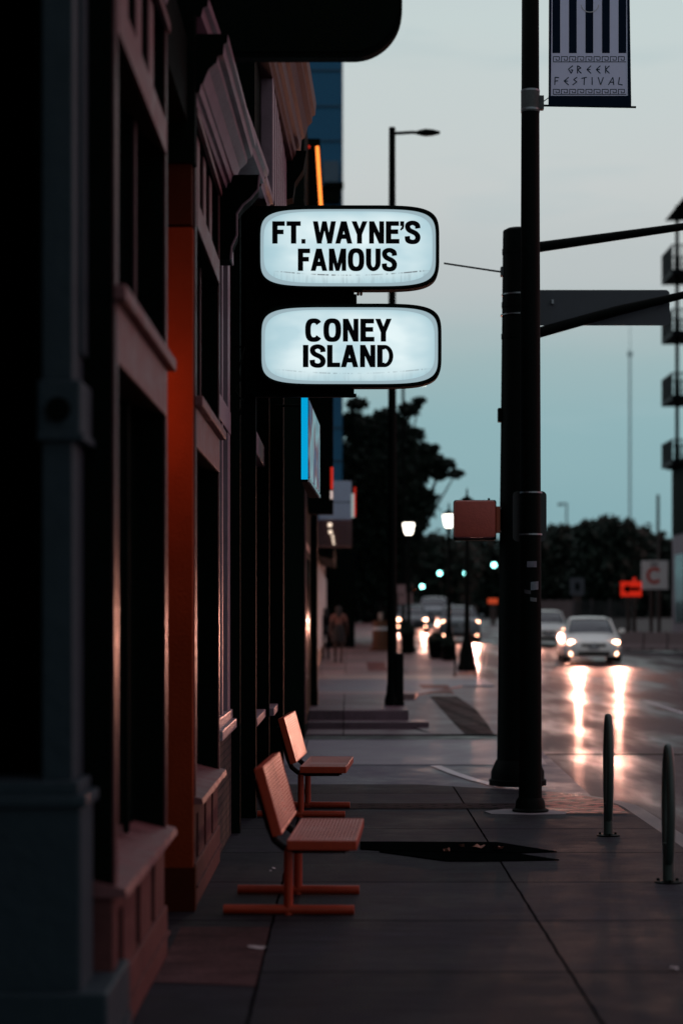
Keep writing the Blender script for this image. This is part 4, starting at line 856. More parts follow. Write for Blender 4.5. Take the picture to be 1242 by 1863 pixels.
# ------------------------------------------------------------------ street lamps
def cobra(px, Y, top, label, headpx, lit, base=None):
    t = empty('street_lamp', label, 'street lamp', (X(px, Y), Y, 0), group='tall street lamps with a horizontal arm'); kk = Y / FPX
    zt = Z(top, Y); w_ = (headpx - px) * kk; xoff = -X(px, Y)
    MB().tube([(0, 0, 0), (0, 0, zt)], [.085, .055], 14).build('post', STEELBLK, t, smooth=True)
    MB().lathe([(.13, 0), (.13, .25), (.10, .35), (.088, .5)], (0, 0, 0), 14).build('base', STEELBLK, t, smooth=True)
    MB().tube([(0, 0, zt - .10), (w_ * .45, 0, zt - .08), (w_ * .6, 0, zt - .10)], .028, 8).build('arm', STEELBLK, t, smooth=True)
    h = MB(); h.loft([[(w_ * a, math.cos(q) * r_, zt - .085 + math.sin(q) * r_ * .55) for q in [2 * math.pi * i / 12 for i in range(12)]] for a, r_ in ((.48, .03), (.55, .07), (.7, .11), (.85, .09), (1.0, .04))]); h.build('lamp_head', STEELBLK if not lit else BLACK, t, smooth=True)
    if lit: MB().tube([(w_ * .8, 0, zt - .20), (w_ * .8, 0, zt - .14)], .17, 14).build('lamp_lens', GLOBE, t)
    return t
c1 = cobra(713, 32, 232, 'tall dark street lamp with an arm to the right, rising behind the lit double sign', 800, False)
mb = MB(); mb.box((.03, -.1, .17), (.19, .1, 1.02), .04); mb.build('control_cabinet', STEELBLK, c1)
mb = MB(); mb.box((-.10, -.12, .14), (.20, .12, .22), .02); mb.build('plinth', STEELBLK, c1)
cobra(733, 75, 690, 'distant street lamp with its white light on just under the lit double sign', 774, True)
def post_lamp(px, Y, gy, label):
    t = empty('post_lamp', label, 'lamp post', (X(px, Y), Y, GZ(Y)), group='lit pavement lamps on bell shaped bases'); kk = Y / FPX; zg = Z(gy, Y) - GZ(Y)
    MB().lathe([(.26, 0), (.26, .12), (.22, .18), (.20, .5), (.13, .75), (.09, .95), (.075, 1.1)], (0, 0, 0), 16).build('base', STEELBLK, t, smooth=True)
    MB().tube([(0, 0, 1.05), (0, 0, zg - .3)], [.075, .055], 12).build('post', STEELBLK, t, smooth=True)
    MB().lathe([(.10, -.20), (.13, -.15), (.16, 0), (.19, .14), (.185, .19)], (0, 0, zg), 18).build('globe', GLOBE, t, smooth=True)
    MB().lathe([(.20, .19), (.18, .25), (.09, .31), (.03, .36), (.025, .50), (.005, .58)], (0, 0, zg), 18).build('cap', BLACK, t, smooth=True)
    MB().lathe([(.06, -.31), (.11, -.24), (.11, -.20)], (0, 0, zg), 14).build('cup', BLACK, t, smooth=True)
    return t
post_lamp(743, 66, 962, 'glowing lamp post furthest left, before the dark tree')
post_lamp(816, 59.6, 948, 'glowing lamp post partly hidden by the left side of the orange pedestrian signal')
post_lamp(849, 51.8, 926, 'lamp post whose light and finial peek over the orange pedestrian signal')

# planters, bins, small posts
def planter(px, Y, w_, h_, label):
    t = empty('sidewalk_planter', label, 'planter', (X(px, Y), Y, GZ(Y)), group='dark planters along the far kerb')
    MB().lathe([(w_ * .72, 0), (w_ * .75, .06), (w_ * .8, .1), (w_, h_ * .62), (w_ * 1.05, h_ * .64), (w_ * 1.05, h_ * .7), (w_ * .9, h_ * .7)], (0, 0, 0), 18).build('pot', BLACK, t, smooth=True)
    random.seed(int(px)); l = MB()
    for _ in range(260):
        a = random.uniform(0, 6.28); r_ = w_ * 1.05 * random.random() ** .5; z_ = h_ * .66 + random.random() * h_ * .4 * (1 - (r_ / w_ / 1.2) ** 2)
        c0 = Vector((r_ * math.cos(a), r_ * math.sin(a), z_)); u = Vector([random.gauss(0, 1) for _ in range(3)]).normalized() * .07; v = u.orthogonal().normalized() * .04
        l.face([l.bm.verts.new(q) for q in (c0 - u, c0 + v, c0 + u, c0 - v)])
    l.build('foliage', LEAF, t)
planter(741, 65, .24, 1.0, 'dark planter at the foot of the leftmost glowing lamp post')
planter(793, 60.5, .27, .80, 'dark planter left of two in front of the approaching cars')
planter(815, 58.8, .20, .68, 'dark planter right of two in front of the approaching cars')
t = empty('thin_marker_post', 'thin short marker post standing on the pavement before the middle cars', 'post', (X(827, 48.7), 48.7, GZ(48.7)))
MB().tube([(0, 0, 0), (0, 0, .85)], .025, 10).build('stem', BLACK, t); MB().lathe([(.05, 0), (.05, .02), (.028, .04)], (0, 0, 0), 10).build('foot', BLACK, t)
# orange barrel by the left trees
t = empty('traffic_barrel', 'dull orange striped traffic barrel beside the far pavement, left of the tall street lamp', 'barrel', (X(692, 68), 68, GZ(68)))
OB = mat('barrel_orange', (.10, .035, .012), .7); MB().lathe([(.40, 0), (.40, .08), (.30, .1), (.29, .5), (.27, 1.0), (.26, 1.05)], (0, 0, 0), 18).build('body', OB, t, smooth=True)
for z_ in (.35, .72): MB().lathe([(.298 - z_ * .02, z_), (.296 - z_ * .02, z_ + .12)], (0, 0, 0), 18).build('stripe', WHITE, t, smooth=True)
MB().lathe([(.05, 1.05), (.07, 1.1), (.09, 1.25), (.05, 1.34)], (0, 0, 0), 12).build('top_lamp', mat('barrel_lamp', (.3, .25, .22), .4), t, smooth=True)
# parking signs
t = empty('parking_sign_post', 'pale pinkish notice plates stacked on a post behind the tall street lamp', 'sign', (X(741, 70), 70, 0)); k7 = 70 / FPX
MB().tube([(0, 0, 0), (0, 0, Z(1062, 70))], .03, 8).build('post', BLACK, t)
for i, (a, b, c, d) in enumerate(((722, 737, 1064, 1078), (724, 750, 1078, 1099))):
    MB().box((X(a, 70) - X(741, 70), -.05, Z(d, 70)), (X(b, 70) - X(741, 70), -.03, Z(c, 70))).build('plate', mat('pinkish_plate', (.24, .16, .17), .6), t)
MB().box((X(727, 70) - X(741, 70), -.055, Z(1083, 70)), (X(735, 70) - X(741, 70), -.05, Z(1081, 70))).build('plate_mark', BLACK, t)

# ------------------------------------------------------------------ traffic signals
def signal(px, py, Y, lit, label, off=0):
    t = empty('traffic_signal', label, 'traffic light', (X(px, Y), Y, 0), group='far traffic lights'); zc = Z(py, Y)
    zi = {'green': .33, 'red': -.33}[lit]
    MB().box((-.18, .02, zc - .52 + zi), (.18, .25, zc + .52 + zi), .03).build('housing', BLACK, t)
    MB().tube([(0, .02, zc), (0, -.02, zc)], .15, 16).build('lens', GREENL if lit == 'green' else REDL, t)
    for q in (-.33, 0, .33):
        v = MB(); v.tube([(0, -.15, zc + zi + q), (0, .02, zc + zi + q)], .165, 16, caps=False); v.build('visor', BLACK, t)
        if abs(q + zi) > .05:
            MB().tube([(0, .01, zc + zi + q), (0, .0, zc + zi + q)], .14, 16).build('dark_lens', BLACK, t)
    MB().tube([(.0, .35, -.1), (.0, .35, zc + 1.0)], .05, 8).build('pole', BLACK, t)
    MB().box((-.05, .2, zc + zi - .1), (.05, .4, zc + zi + .1)).build('bracket', BLACK, t)
signal(767.5, 1067, 170, 'green', 'lowest green traffic light, left of the others')
signal(750, 1067, 165, 'red', 'small orange red traffic light left of the lowest green one')
signal(799.5, 1043, 160, 'green', 'green traffic light between the two lamp posts')
signal(846.5, 1043, 158, 'green', 'green traffic light half hidden behind the nearest lamp post')
signal(898, 1028, 140, 'green', 'green traffic light just left of the thick signal pole')

# ------------------------------------------------------------------ trees
def leafcloud(mb, lobes, n, size, rnd, shell=.55):
    tot = sum(l[3] ** 2 for l in lobes)
    for (cx, cy, cz, r_, sq) in lobes:
        m_ = int(n * r_ * r_ / tot)
        for _ in range(m_):
            d = Vector([rnd.gauss(0, 1) for _ in range(3)]).normalized(); rr_ = r_ * (shell + (1 - shell) * rnd.random()) if rnd.random() < .75 else r_ * rnd.random()
            # lumpy surface
            rr_ *= 1 + .25 * math.sin(d.x * 7 + cx) * math.cos(d.z * 6 + cz) + .2 * math.sin(d.x * 17 + cz * 3) * math.sin(d.z * 15 + d.y * 9) + rnd.gauss(0, .10)
            c0 = Vector((cx, cy, cz)) + Vector((d.x * rr_, d.y * rr_, d.z * rr_ * sq))
            u = Vector([rnd.gauss(0, 1) for _ in range(3)]).normalized(); v = u.orthogonal().normalized(); s_ = size * rnd.uniform(.6, 1.4)
            mb.face([mb.bm.verts.new(c0 + q) for q in (u * s_, v * s_ * .6, -u * s_, -v * s_ * .6)])
def tree(px, Y, lobes_px, label, n=5000, size=.16, seed=1, trunk=.3, z0=0):
    rnd = random.Random(seed); x0 = X(px, Y); kk = Y / FPX
    t = empty('broadleaf_tree', label, 'tree', (x0, Y, z0), group='dark trees along the street')
    lobes = [(X(a, Y) - x0, dy, Z(b, Y) - z0, r_ * kk, sq) for a, b, r_, sq, dy in lobes_px]
    zt = min(l[2] for l in lobes)
    tr = MB(); zm = max(zt * .75, 1.6); tr.tube([(0, 0, -.1), (.03, 0, zm * .5), (0, .05, zm)], [trunk, trunk * .75, trunk * .6], 10)
    for l in lobes: tr.tube([(0, .05, zm * .9), (l[0] * .5, l[1] * .5, (zm + l[2]) * .5), (l[0], l[1], l[2])], [trunk * .45, trunk * .25, .03], 6)
    tr.build('trunk', BARK, t, smooth=True)
    cr = MB(); leafcloud(cr, lobes, n, size, rnd); cr.build('crown', LEAF, t)
    return t
tree(690, 80, [(672, 790, 38, .8, 0), (640, 770, 30, .8, .5), (655, 850, 52, 1, 0), (700, 870, 58, 1, -.5), (745, 850, 42, .9, 0), (715, 920, 60, 1, 0), (660, 930, 60, 1, 0), (768, 820, 24, .6, 0), (805, 845, 20, .55, 0), (828, 862, 14, .5, 0), (745, 745, 20, .6, 0), (762, 730, 11, .6, 0), (770, 905, 24, .8, 0), (650, 735, 18, .6, 0), (690, 985, 52, .9, 0), (645, 880, 50, 1, .4), (650, 990, 55, 1, 0), (690, 1050, 60, 1, .5), (640, 1070, 50, 1, 0), (728, 800, 34, .8, 0), (705, 762, 24, .8, .3), (728, 768, 16, .8, 0), (785, 838, 22, .7, 0), (800, 862, 16, .6, .2), (755, 790, 16, .7, 0), (790, 815, 9, .7, 0), (700, 960, 60, 1, .8), (725, 1000, 50, 1, 0), (740, 930, 45, 1, 0)], 'biggest dark tree, spreading right behind the tall street lamp', 60000, .12, 3, .3)
tree(668, 120, [(650, 985, 60, 1, 0), (690, 1020, 60, 1, 0), (640, 1060, 55, 1, 0), (700, 1080, 50, 1, 0), (720, 985, 45, 1, 0), (655, 1105, 32, .8, 0), (690, 1112, 30, .8, 0)], 'dark tree under the biggest tree, beyond the walking person', 9000, .26, 5, .4)
tree(770, 200, [(745, 1020, 50, .9, 0), (790, 1010, 45, .9, 0), (830, 1030, 50, .9, 0), (760, 1075, 50, .9, 0), (815, 1080, 50, .9, 0)], 'far dark tree between the two left lamp posts', 8000, .4, 6, .5)
tree(880, 210, [(865, 1020, 50, .9, 0), (905, 1035, 50, .9, 0), (880, 1080, 50, .9, 0), (930, 1060, 55, .9, 0), (955, 1010, 45, .9, 0)], 'far dark tree behind the thick signal pole', 8000, .4, 7, .5)
tree(1010, 150, [(985, 1010, 50, .9, 0), (1030, 1000, 42, .9, 0), (1000, 1060, 55, .9, 0), (1050, 1050, 50, .9, 0), (1020, 975, 28, .7, 0)], 'dark tree in the right tree line, behind the grey notice board', 9000, .30, 8, .4)
tree(1105, 145, [(1085, 985, 40, .9, 0), (1110, 965, 30, .8, 0), (1140, 985, 38, .9, 0), (1080, 1040, 50, 1, 0), (1130, 1045, 50, 1, 0), (1070, 965, 22, .7, 0)], 'highest dark tree in the right tree line, above the orange arrow board', 10000, .28, 9, .4)
tree(1190, 150, [(1165, 990, 32, .9, 0), (1195, 1000, 30, .9, 0), (1180, 1050, 48, 1, 0), (1215, 1020, 34, .9, 0), (1215, 1080, 45, 1, 0)], 'dark tree in the right tree line, next to the balcony building', 8000, .28, 10, .4)
# distant solid wood behind everything
rnd = random.Random(21); mb = MB()
leafcloud(mb, [(X(600 + i * 42, 330), 330 + rnd.uniform(-6, 6), Z(1085 - rnd.uniform(0, 28), 330), 6.0, .9) for i in range(18)] + [(X(600 + i * 42, 325), 325, Z(1118, 330), 5.5, .9) for i in range(18)], 26000, .75, rnd, .2)
tag(mb.build('distant_woods', LEAF), 'mass of dark distant trees closing the end of the street', 'woods', None, 'stuff')

# ------------------------------------------------------------------ right side building with balconies
YR = 92.0; kr = YR / FPX; NB = -34.0
ap = empty('balcony_apartment_building', 'dark apartment building with stacked railed balconies at the right edge', 'building', (X(1260, YR), YR, 0))
rx = lambda px: (px - 1260) * kr
mb = MB(); mb.box((rx(1222), NB, 0), (rx(1500), 0, Z(975, YR))); mb.build('lower_wall', mat('mauve_render', (.20, .15, .18), .7), ap)
mb = MB(); mb.box((rx(1221), NB, Z(975, YR)), (rx(1500), 0, Z(855, YR))); mb.box((rx(1212), NB, Z(855, YR)), (rx(1500), .1, Z(846, YR))); mb.box((rx(1256), NB, Z(846, YR)), (rx(1500), -.1, Z(380, YR))); mb.build('wall', BLACK, ap)
mb = MB(); mb.prism([(rx(1208), 0, Z(402, YR)), (rx(1500), 0, Z(402, YR)), (rx(1500), 0, Z(280, YR)), (rx(1260), 0, Z(345, YR)), (rx(1226), 0, Z(385, YR))], (0, NB, 0), (0, 0, 0)); mb.build('roof', BLACK, ap)
for q in range(6): MB().box((rx(1222) - .03, -3.4 - q * 5.2, 1.4), (rx(1222) + .02, -.9 - q * 5.2, 4.6)).build('ground_floor_window', mat('dusk_glazing', (.01, .02, .03), .2), ap)
BAL = mat('balcony_metal', (.01, .014, .018), .6, spec=.1)
mb = MB(); mb.tube([(rx(1208) + .1, -2.9, Z(846, YR)), (rx(1208) + .1, -2.9, Z(398, YR))], .09, 8); mb.build('balcony_post', BLACK, ap)
for i, (ytop, ybot) in enumerate(((470, 520), (583, 628), (695, 741), (812, 854))):
    zb_, zt_ = Z(ybot, YR), Z(ytop, YR); s = MB(); x0_ = rx(1201)
    for q_ in (0, -9, -18, -27):
        s = MB(); s.box((x0_, -3.2 + q_, zb_), (rx(1256), -.2 + q_, zb_ + .22)); bo = s.build('balcony', BAL, ap)
        s = MB()
        s.box((x0_, -3.2 + q_, zt_), (x0_ + .05, -.2 + q_, zt_ + .06)); s.box((x0_, -3.2 + q_, zt_), (rx(1256), -3.15 + q_, zt_ + .06)); s.box((x0_, -.25 + q_, zt_), (rx(1256), -.2 + q_, zt_ + .06)); s.box((x0_, -3.2 + q_, zb_ + .4), (rx(1256), -3.16 + q_, zb_ + .44))
        for k_ in range(12): s.box((x0_ + k_ * .12, -3.19 + q_, zb_ + .2), (x0_ + k_ * .12 + .03, -3.165 + q_, zt_)); s.box((x0_ + k_ * .12, -.24 + q_, zb_ + .2), (x0_ + k_ * .12 + .03, -.215 + q_, zt_))
        for k_ in range(30): s.box((x0_ + .01, -3.18 + q_ + k_ * .1, zb_ + .2), (x0_ + .035, -3.18 + q_ + k_ * .1 + .04, zt_))
        s.build('railing', BAL, bo)

# right side far signs, fence, barrier
def postsign(name, label, x0, x1, y0, y1, Y, m, baseY=0, cat='sign', post=True):
    t = empty(name, label, cat, (X((x0 + x1) / 2, Y), Y, 0)); hw = (x1 - x0) / 2 * Y / FPX
    b = MB().box((-hw, -.03, Z(y1, Y)), (hw, .03, Z(y0, Y)), .01).build('board', m, t)
    if post:
        for q in (-hw * .25, hw * .35): MB().box((q - .08, .03, -.1), (q + .08, .13, Z(y1, Y) + .2)).build('post', mat('sign_post_wood', (.07, .045, .04), .8), t)
    return t
cs = postsign('letter_board', 'square white sign with a red letter C on posts beside the balcony building', 1166, 1214, 1020, 1072, 88, mat('white_sign_face', (.93, .95, .94), .6))
c0 = cs.location.x; k8 = 88 / FPX
mb = MB(); rc = 12.5 * k8; cz_ = Z(1047, 88); cx_ = X(1189, 88) - c0
mb.loft([[(cx_ + math.cos(R(a)) * (rc + u) * .92, -.045 + v, cz_ + math.sin(R(a)) * (rc + u)) for u, v in ((-.075, 0), (.075, 0), (.075, .015), (-.075, .015))] for a in range(40, 321, 14)]); mb.build('letter', mat('red_letter', (.62, .04, .02), .6), cs)
mb = MB()
for q in range(3): mb.box((X(1182 + q * 5, 88) - c0, -.04, Z(1029, 88)), (X(1186 + q * 5, 88) - c0, -.03, Z(1024, 88)))
mb.build('small_print', mat('grey_print', (.12, .13, .14), .7), cs)
ar = postsign('arrow_board', 'glowing orange board with a black left arrow, left of the white C sign', 1128, 1166, 1058, 1085, 86, emis('orange_board_glow', (1, .03, .010), .48))
k9 = 86 / FPX; a0 = ar.location.x; ax = lambda p: X(p, 86) - a0
MB().prism([(ax(1131), 0, Z(1071.5, 86))] + [(ax(p), 0, Z(q, 86)) for p, q in ((1143, 1081), (1143, 1075), (1163, 1075), (1163, 1068), (1143, 1068), (1143, 1062))], (0, -.045, 0), (0, -.03, 0)).build('arrow', BLACK, ar)
MB().tube([(ax(1153), 0, Z(1058, 86)), (ax(1153), 0, Z(1051, 86))], .07, 10).build('warning_lamp', REDNEON, ar)
o = postsign('notice_board', 'small dim grey notice board on legs before the right tree line', 1036, 1062, 1052, 1083, 110, mat('grey_notice', (.06, .07, .085), .7))
MB().box((X(1046, 110) - o.location.x, -.05, Z(1074, 110)), (X(1053, 110) - o.location.x, -.03, Z(1060, 110))).build('notice_mark', BLACK, o)
o = postsign('orange_road_sign', 'small red orange road sign just left of the thick signal pole', 887, 905, 1089, 1098, 120, emis('dim_orange_glow', (.9, .10, .03), .5))
fn = empty('slatted_fence', 'pale vertical board fence behind the partly hidden white car', 'fence', (X(1012, 105), 105, 0))
k5 = 105 / FPX
for i in range(14):
    x_ = X(972, 105) + i * 5.4 * k5 - fn.location.x; MB().box((x_, 0, 0), (x_ + 4.6 * k5, .04, Z(1093, 105) + (.03 if i % 3 else 0))).build('board', mat('pale_fence_board', (.20, .15, .15), .7, var=.3), fn)
MB().box((X(972, 105) - fn.location.x, .04, 1.2), (X(1047, 105) - fn.location.x, .1, 1.35)).build('rail', BARK, fn)
fn = empty('chain_link_fence', 'dark fence with posts running behind the white cars to the C sign', 'fence', (X(1100, 100), 100, 0))
s = MB()
for i in range(60): s.box((X(1042, 100) - fn.location.x + i * .055, 0, .1), (X(1042, 100) - fn.location.x + i * .055 + .03, .02, Z(1094, 100)))
s.build('mesh', mat('dark_mesh', (.015, .02, .022), .7), fn)
for p_ in (1042, 1075, 1108, 1140): MB().tube([(X(p_, 100) - fn.location.x, 0, 0), (X(p_, 100) - fn.location.x, 0, Z(1090, 100))], .05, 8).build('post', mat('fence_post_grey', (.05, .05, .055), .6), fn)
YBs = 70
BARM = mat('barrier_concrete', (.20, .145, .15), .7, var=.2, bump=.4)
x_ = X(1150, YBs)
for i in range(5):
    lab = 'concrete road barrier segment number %s from the left, right of the white car' % ('one', 'two', 'three', 'four', 'five')[i]
    lab = ['leftmost concrete road barrier, right behind the front white car', 'second concrete road barrier to the right of the front white car', 'concrete road barrier below the white C sign', 'concrete road barrier at the foot of the balcony building', 'concrete road barrier cut by the right edge'][i]
    t = empty('road_barrier', lab, 'barrier', (x_ + i * .80, YBs - i * .35, GZ(YBs - i * .35) - .05), R(-22), group='concrete barriers along the road')
    MB().prism([(0, -.22, 0), (0, -.22, .08), (0, -.12, .24), (0, -.08, .66), (0, .08, .66), (0, .12, .24), (0, .22, .08), (0, .22, 0)], (-.41, 0, 0), (.41, 0, 0)).build('block', BARM, t)
    MB().box((-.2, -.226, .01), (-.05, -.219, .06)).build('lifting_slot', BLACK, t)

# radio mast, utility pole, far lamp
t = empty('radio_mast', 'very thin tall radio mast faint against the sky on the right', 'mast', (X(1145, 900), 900, 0))
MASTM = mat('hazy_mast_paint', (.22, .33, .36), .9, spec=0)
MB().tube([(0, 0, 0), (0, 0, Z(640, 900))], [.55, .45], 6).build('tower', MASTM, t)
MB().tube([(0, 0, Z(640, 900)), (0, 0, Z(592, 900))], [.2, .12], 6).build('antenna', MASTM, t)
MB().box((-1.0, -.6, Z(648, 900)), (1.0, .6, Z(640, 900))).build('beacon_platform', MASTM, t)
t = empty('utility_pole', 'plain wooden utility pole rising above the right tree line', 'pole', (X(1196, 140), 140, 0))
MB().tube([(0, 0, 0), (0, 0, Z(900, 140))], [.15, .11], 8).build('shaft', BARK, t)
MB().box((-.05, -.2, Z(905, 140)), (.05, .1, Z(902, 140))).build('cap_bracket', BARK, t)
t = empty('far_street_lamp', 'tiny far street lamp with twin heads above the trees right of the poles', 'street lamp', (X(1030, 220), 220, 0))
FAR = mat('far_lamp_grey', (.10, .14, .16), .8)
MB().tube([(0, 0, 0), (0, 0, Z(915, 220))], .10, 8).build('post', FAR, t); MB().box((-.9, -.1, Z(918, 220)), (0, .1, Z(915, 220))).build('arm', FAR, t); MB().box((-1.0, -.15, Z(920, 220)), (-.5, .15, Z(916, 220))).build('lamp_head', FAR, t)

# ------------------------------------------------------------------ cars
def make_car(L=4.5, W=1.78, Hh=1.45, suv=False, paint=CARW, name='parked_car'):
    """car heading to -Y, front at y = -L/2"""
    t = empty(name, 'x', 'car')
    hw = W / 2
    def sec(y, w_, zb, zt, r_=.12):
        pts = [(-w_ * .92, zb), (-w_, zb + .15), (-w_, (zb + zt) * .55), (-w_ * .95, zt - .05), (-w_ * .86, zt), (-w_ * .4, zt + .03), (0, zt + .035)]
        pts = pts + [(-a, b) for a, b in pts[-2::-1]]
        return [(a, y, b) for a, b in pts]
    belt = .92 if not suv else 1.05
    f = -L / 2
    st = [(f, hw * .62, .30, .52), (f + .05, hw * .82, .22, .62), (f + .22, hw * .94, .20, .70), (f + .55, hw * 1, .20, .80), (f + 1.25, hw * 1, .20, belt), (0, hw * 1, .20, belt + .02), (L / 2 - .8, hw, .2, belt + .03), (L / 2 - .25, hw * .94, .22, belt), (L / 2, hw * .8, .3, .75)]
    if suv: st[0] = (f, hw * .75, .35, .75); st[1] = (f + .05, hw * .88, .28, .88); st[2] = (f + .22, hw * .96, .26, .95); st[3] = (f + .55, hw, .26, .99)
    b = MB(); b.loft([sec(*q) for q in st]); body = b.build('body', paint, t, smooth=True)
    # greenhouse
    g0 = f + (1.15 if not suv else 1.1)
    gs = [(g0, hw * .84, belt - .03, belt - .01), (g0 + .62, hw * .70, belt - .03, Hh - .05), (g0 + 1.1, hw * .68, belt - .03, Hh), (g0 + 1.9, hw * .68, belt - .03, Hh - .01), (L / 2 - .55 if not suv else L / 2 - .2, hw * .74, belt - .03, belt + .02 if not suv else Hh - .35)]
    def gsec(y, w_, zb, zt):
        wb = hw * .88; q = [(-wb, zb), (-w_, zt - .02), (-w_ * .85, zt + .012), (0, zt + .03)]; q = q + [(-a, c) for a, c in q[-2::-1]]; return [(a, y, c) for a, c in q]
    b = MB(); b.loft([gsec(*q) for q in gs]); b.build('glazing', CARG, t, smooth=True)
    b = MB(); b.loft([[(a, y, c + .015) for a, y, c in ((-w_ * .97, y, zt - .02), (-w_ * .8, y, zt + .014), (0, y, zt + .03), (w_ * .8, y, zt + .014), (w_ * .97, y, zt - .02), (0, y, zt - .03))] for (y, w_, zb, zt) in gs[1:4]]); b.build('roof', paint, t, smooth=True)
    for s_ in (-1, 1):
        b = MB(); b.tube([(s_ * hw * .85, g0 + .0, belt), (s_ * hw * .70, g0 + .62, Hh - .04)], .035, 8); b.build('pillar', paint, t)
        b = MB(); b.box((s_ * hw * 1.0, g0 + .25, belt + .0), (s_ * (hw + .18), g0 + .38, belt + .14), .03); b.build('mirror', paint, t)
        b = MB(); b.lathe([(.02, -.03), (.07, -.025), (.09, 0), (.07, .03)], (0, 0, 0), 16)
        for v in b.bm.verts: v.co = Vector((s_ * hw * .77 + v.co.x * 1.25, f + .10 + v.co.z - abs(v.co.x) * 0, (.65 if not suv else .84) + v.co.y * .75))
        b.build('headlight', HEAD, t, smooth=True)
        b = MB(); b.tube([(s_ * hw * .77, f + .04, .30), (s_ * hw * .77, f + .14, .30)], .055, 14); b.build('fog_light', FOG, t)
        for y_ in (f + .85, L / 2 - .85):
            b = MB(); b.tube([(s_ * (hw - .22), y_, .33), (s_ * (hw - .0), y_, .33)], .33, 22); wl = b.build('wheel', TYRE, t, smooth=True)
            b = MB(); b.tube([(s_ * (hw - .02), y_, .33), (s_ * (hw + .01), y_, .33)], .21, 16); b.build('rim', CHROME, wl)
    zg = .58 if not suv else .72
    b = MB(); b.box((-hw * .42, f - .02, zg - .06), (hw * .42, f + .12, zg + .02), .01); b.build('grille', mat('grille_black', (.02, .02, .022), .4), t)
    b = MB(); b.box((-hw * .55, f - .012, .25), (hw * .55, f + .1, .36), .02); b.build('air_intake', BLACK, t)
    b = MB(); b.lathe([(.02, 0), (.06, .004), (.06, .012)], (0, 0, 0), 14)
    for v in b.bm.verts: v.co = Vector((v.co.x, f - .03 - v.co.z, zg + v.co.y))
    b.build('badge', CHROME, t)
    b = MB(); b.box((-.16, f - .035, .42), (.16, f - .015, .52)); b.build('number_plate', mat('plate_white', (.35, .35, .37), .5), t)
    for s_ in (-1, 1): b = MB(); b.tube([(s_ * .1, g0 + .10, belt + .07), (s_ * .1 + .5, g0 + .22, belt + .16)], .012, 6); b.build('wiper', BLACK, t)
    return t
car = make_car(Hh=1.40, name='sedan_car'); car['label'] = 'white sedan with headlights on, wholly visible on the wet road at the right'
def put(c, px, Y, rz): c.location = (X(px, Y), Y + 2.2, RZ + GZ(Y + 2.2)); c.rotation_euler.z = R(rz)
put(car, 1086, 59, -3)
car['group'] = 'cars driving towards the camera'
c2 = copy_tree(car); c2['label'] = 'white sedan half hidden behind the foremost black pole'; put(c2, 1000, 76, -2)
DKP = mat('dark_car_paint', (.05, .06, .075), .3, spec=.6); GRP = mat('grey_car_paint', (.25, .29, .32), .3, spec=.6)
suv = make_car(4.7, 1.80, 1.52, True, GRP, name='utility_car'); suv['label'] = 'boxy grey car with headlights on, seen behind the nearest lamp post'; suv['group'] = 'cars driving towards the camera'; put(suv, 837, 82, 0)
s2_ = copy_tree(suv); s2_['label'] = 'tall grey car with a wide windscreen, far left of the line of cars'; put(s2_, 792, 110, -1); s2_.scale = (1.05, 1.05, 1.15)
c4 = copy_tree(car); c4['label'] = 'small car with glaring headlights in front of the tall grey car'; put(c4, 749, 99, 0)
for c_ in (c4,):
    for ch in c_.children:
        if ch.data and ch.data.materials and ch.data.materials[0] == CARW: ch.data = ch.data.copy(); ch.data.materials[0] = DKP
# light thrown by the headlights
def beam(px, Y, e, tgt=35, size=.5):
    for s_ in (-.62, .62):
        l = bpy.data.lights.new('headlight_beam', 'SPOT'); l.energy = e; l.color = (1, .42, .30); l.spot_size = R(50); l.spot_blend = 1; l.shadow_soft_size = .09
        o = bpy.data.objects.new('headlight_beam', l); COL.objects.link(o); o.location = (X(px, Y) + s_, Y - .3, .5 + GZ(Y))
        o.rotation_euler = Vector((-.12, -1, -.035)).to_track_quat('-Z', 'Y').to_euler()
for px_, Y_, e_ in ((1086, 59, 1300), (998, 76, 900), (837, 82, 1500), (749, 99, 900), (792, 110, 900)): beam(px_, Y_, e_)

# ------------------------------------------------------------------ walking person
def skin_obj(name, verts, edges, radii, m, parent, sub=2):
    me = bpy.data.meshes.new(name); me.from_pydata(verts, edges, []); o = bpy.data.objects.new(name, me); COL.objects.link(o)
    md = o.modifiers.new('skin', 'SKIN'); md.use_smooth_shade = True
    for v, r_ in zip(me.skin_vertices[0].data, radii): v.radius = r_ if isinstance(r_, tuple) else (r_, r_)
    me.skin_vertices[0].data[0].use_root = True
    sb = o.modifiers.new('sub', 'SUBSURF'); sb.levels = sub; sb.render_levels = sub
    dg = bpy.context.evaluated_depsgraph_get(); nm = bpy.data.meshes.new_from_object(o.evaluated_get(dg)); bpy.data.objects.remove(o)
    nm.materials.clear(); nm.materials.append(m)
    q = bpy.data.objects.new(name, nm); COL.objects.link(q); q.parent = parent
    for p in nm.polygons: p.use_smooth = True
    return q
SK = mat('skin', (.055, .026, .020), .6); HAIR = mat('dark_hair', (.01, .008, .008), .6)
per = empty('person', 'person walking away in a light top and black skirt with long dark hair', 'person', (X(616, 57.7), 57.7, GZ(57.7))); per.scale = (.98, .98, 1.0)
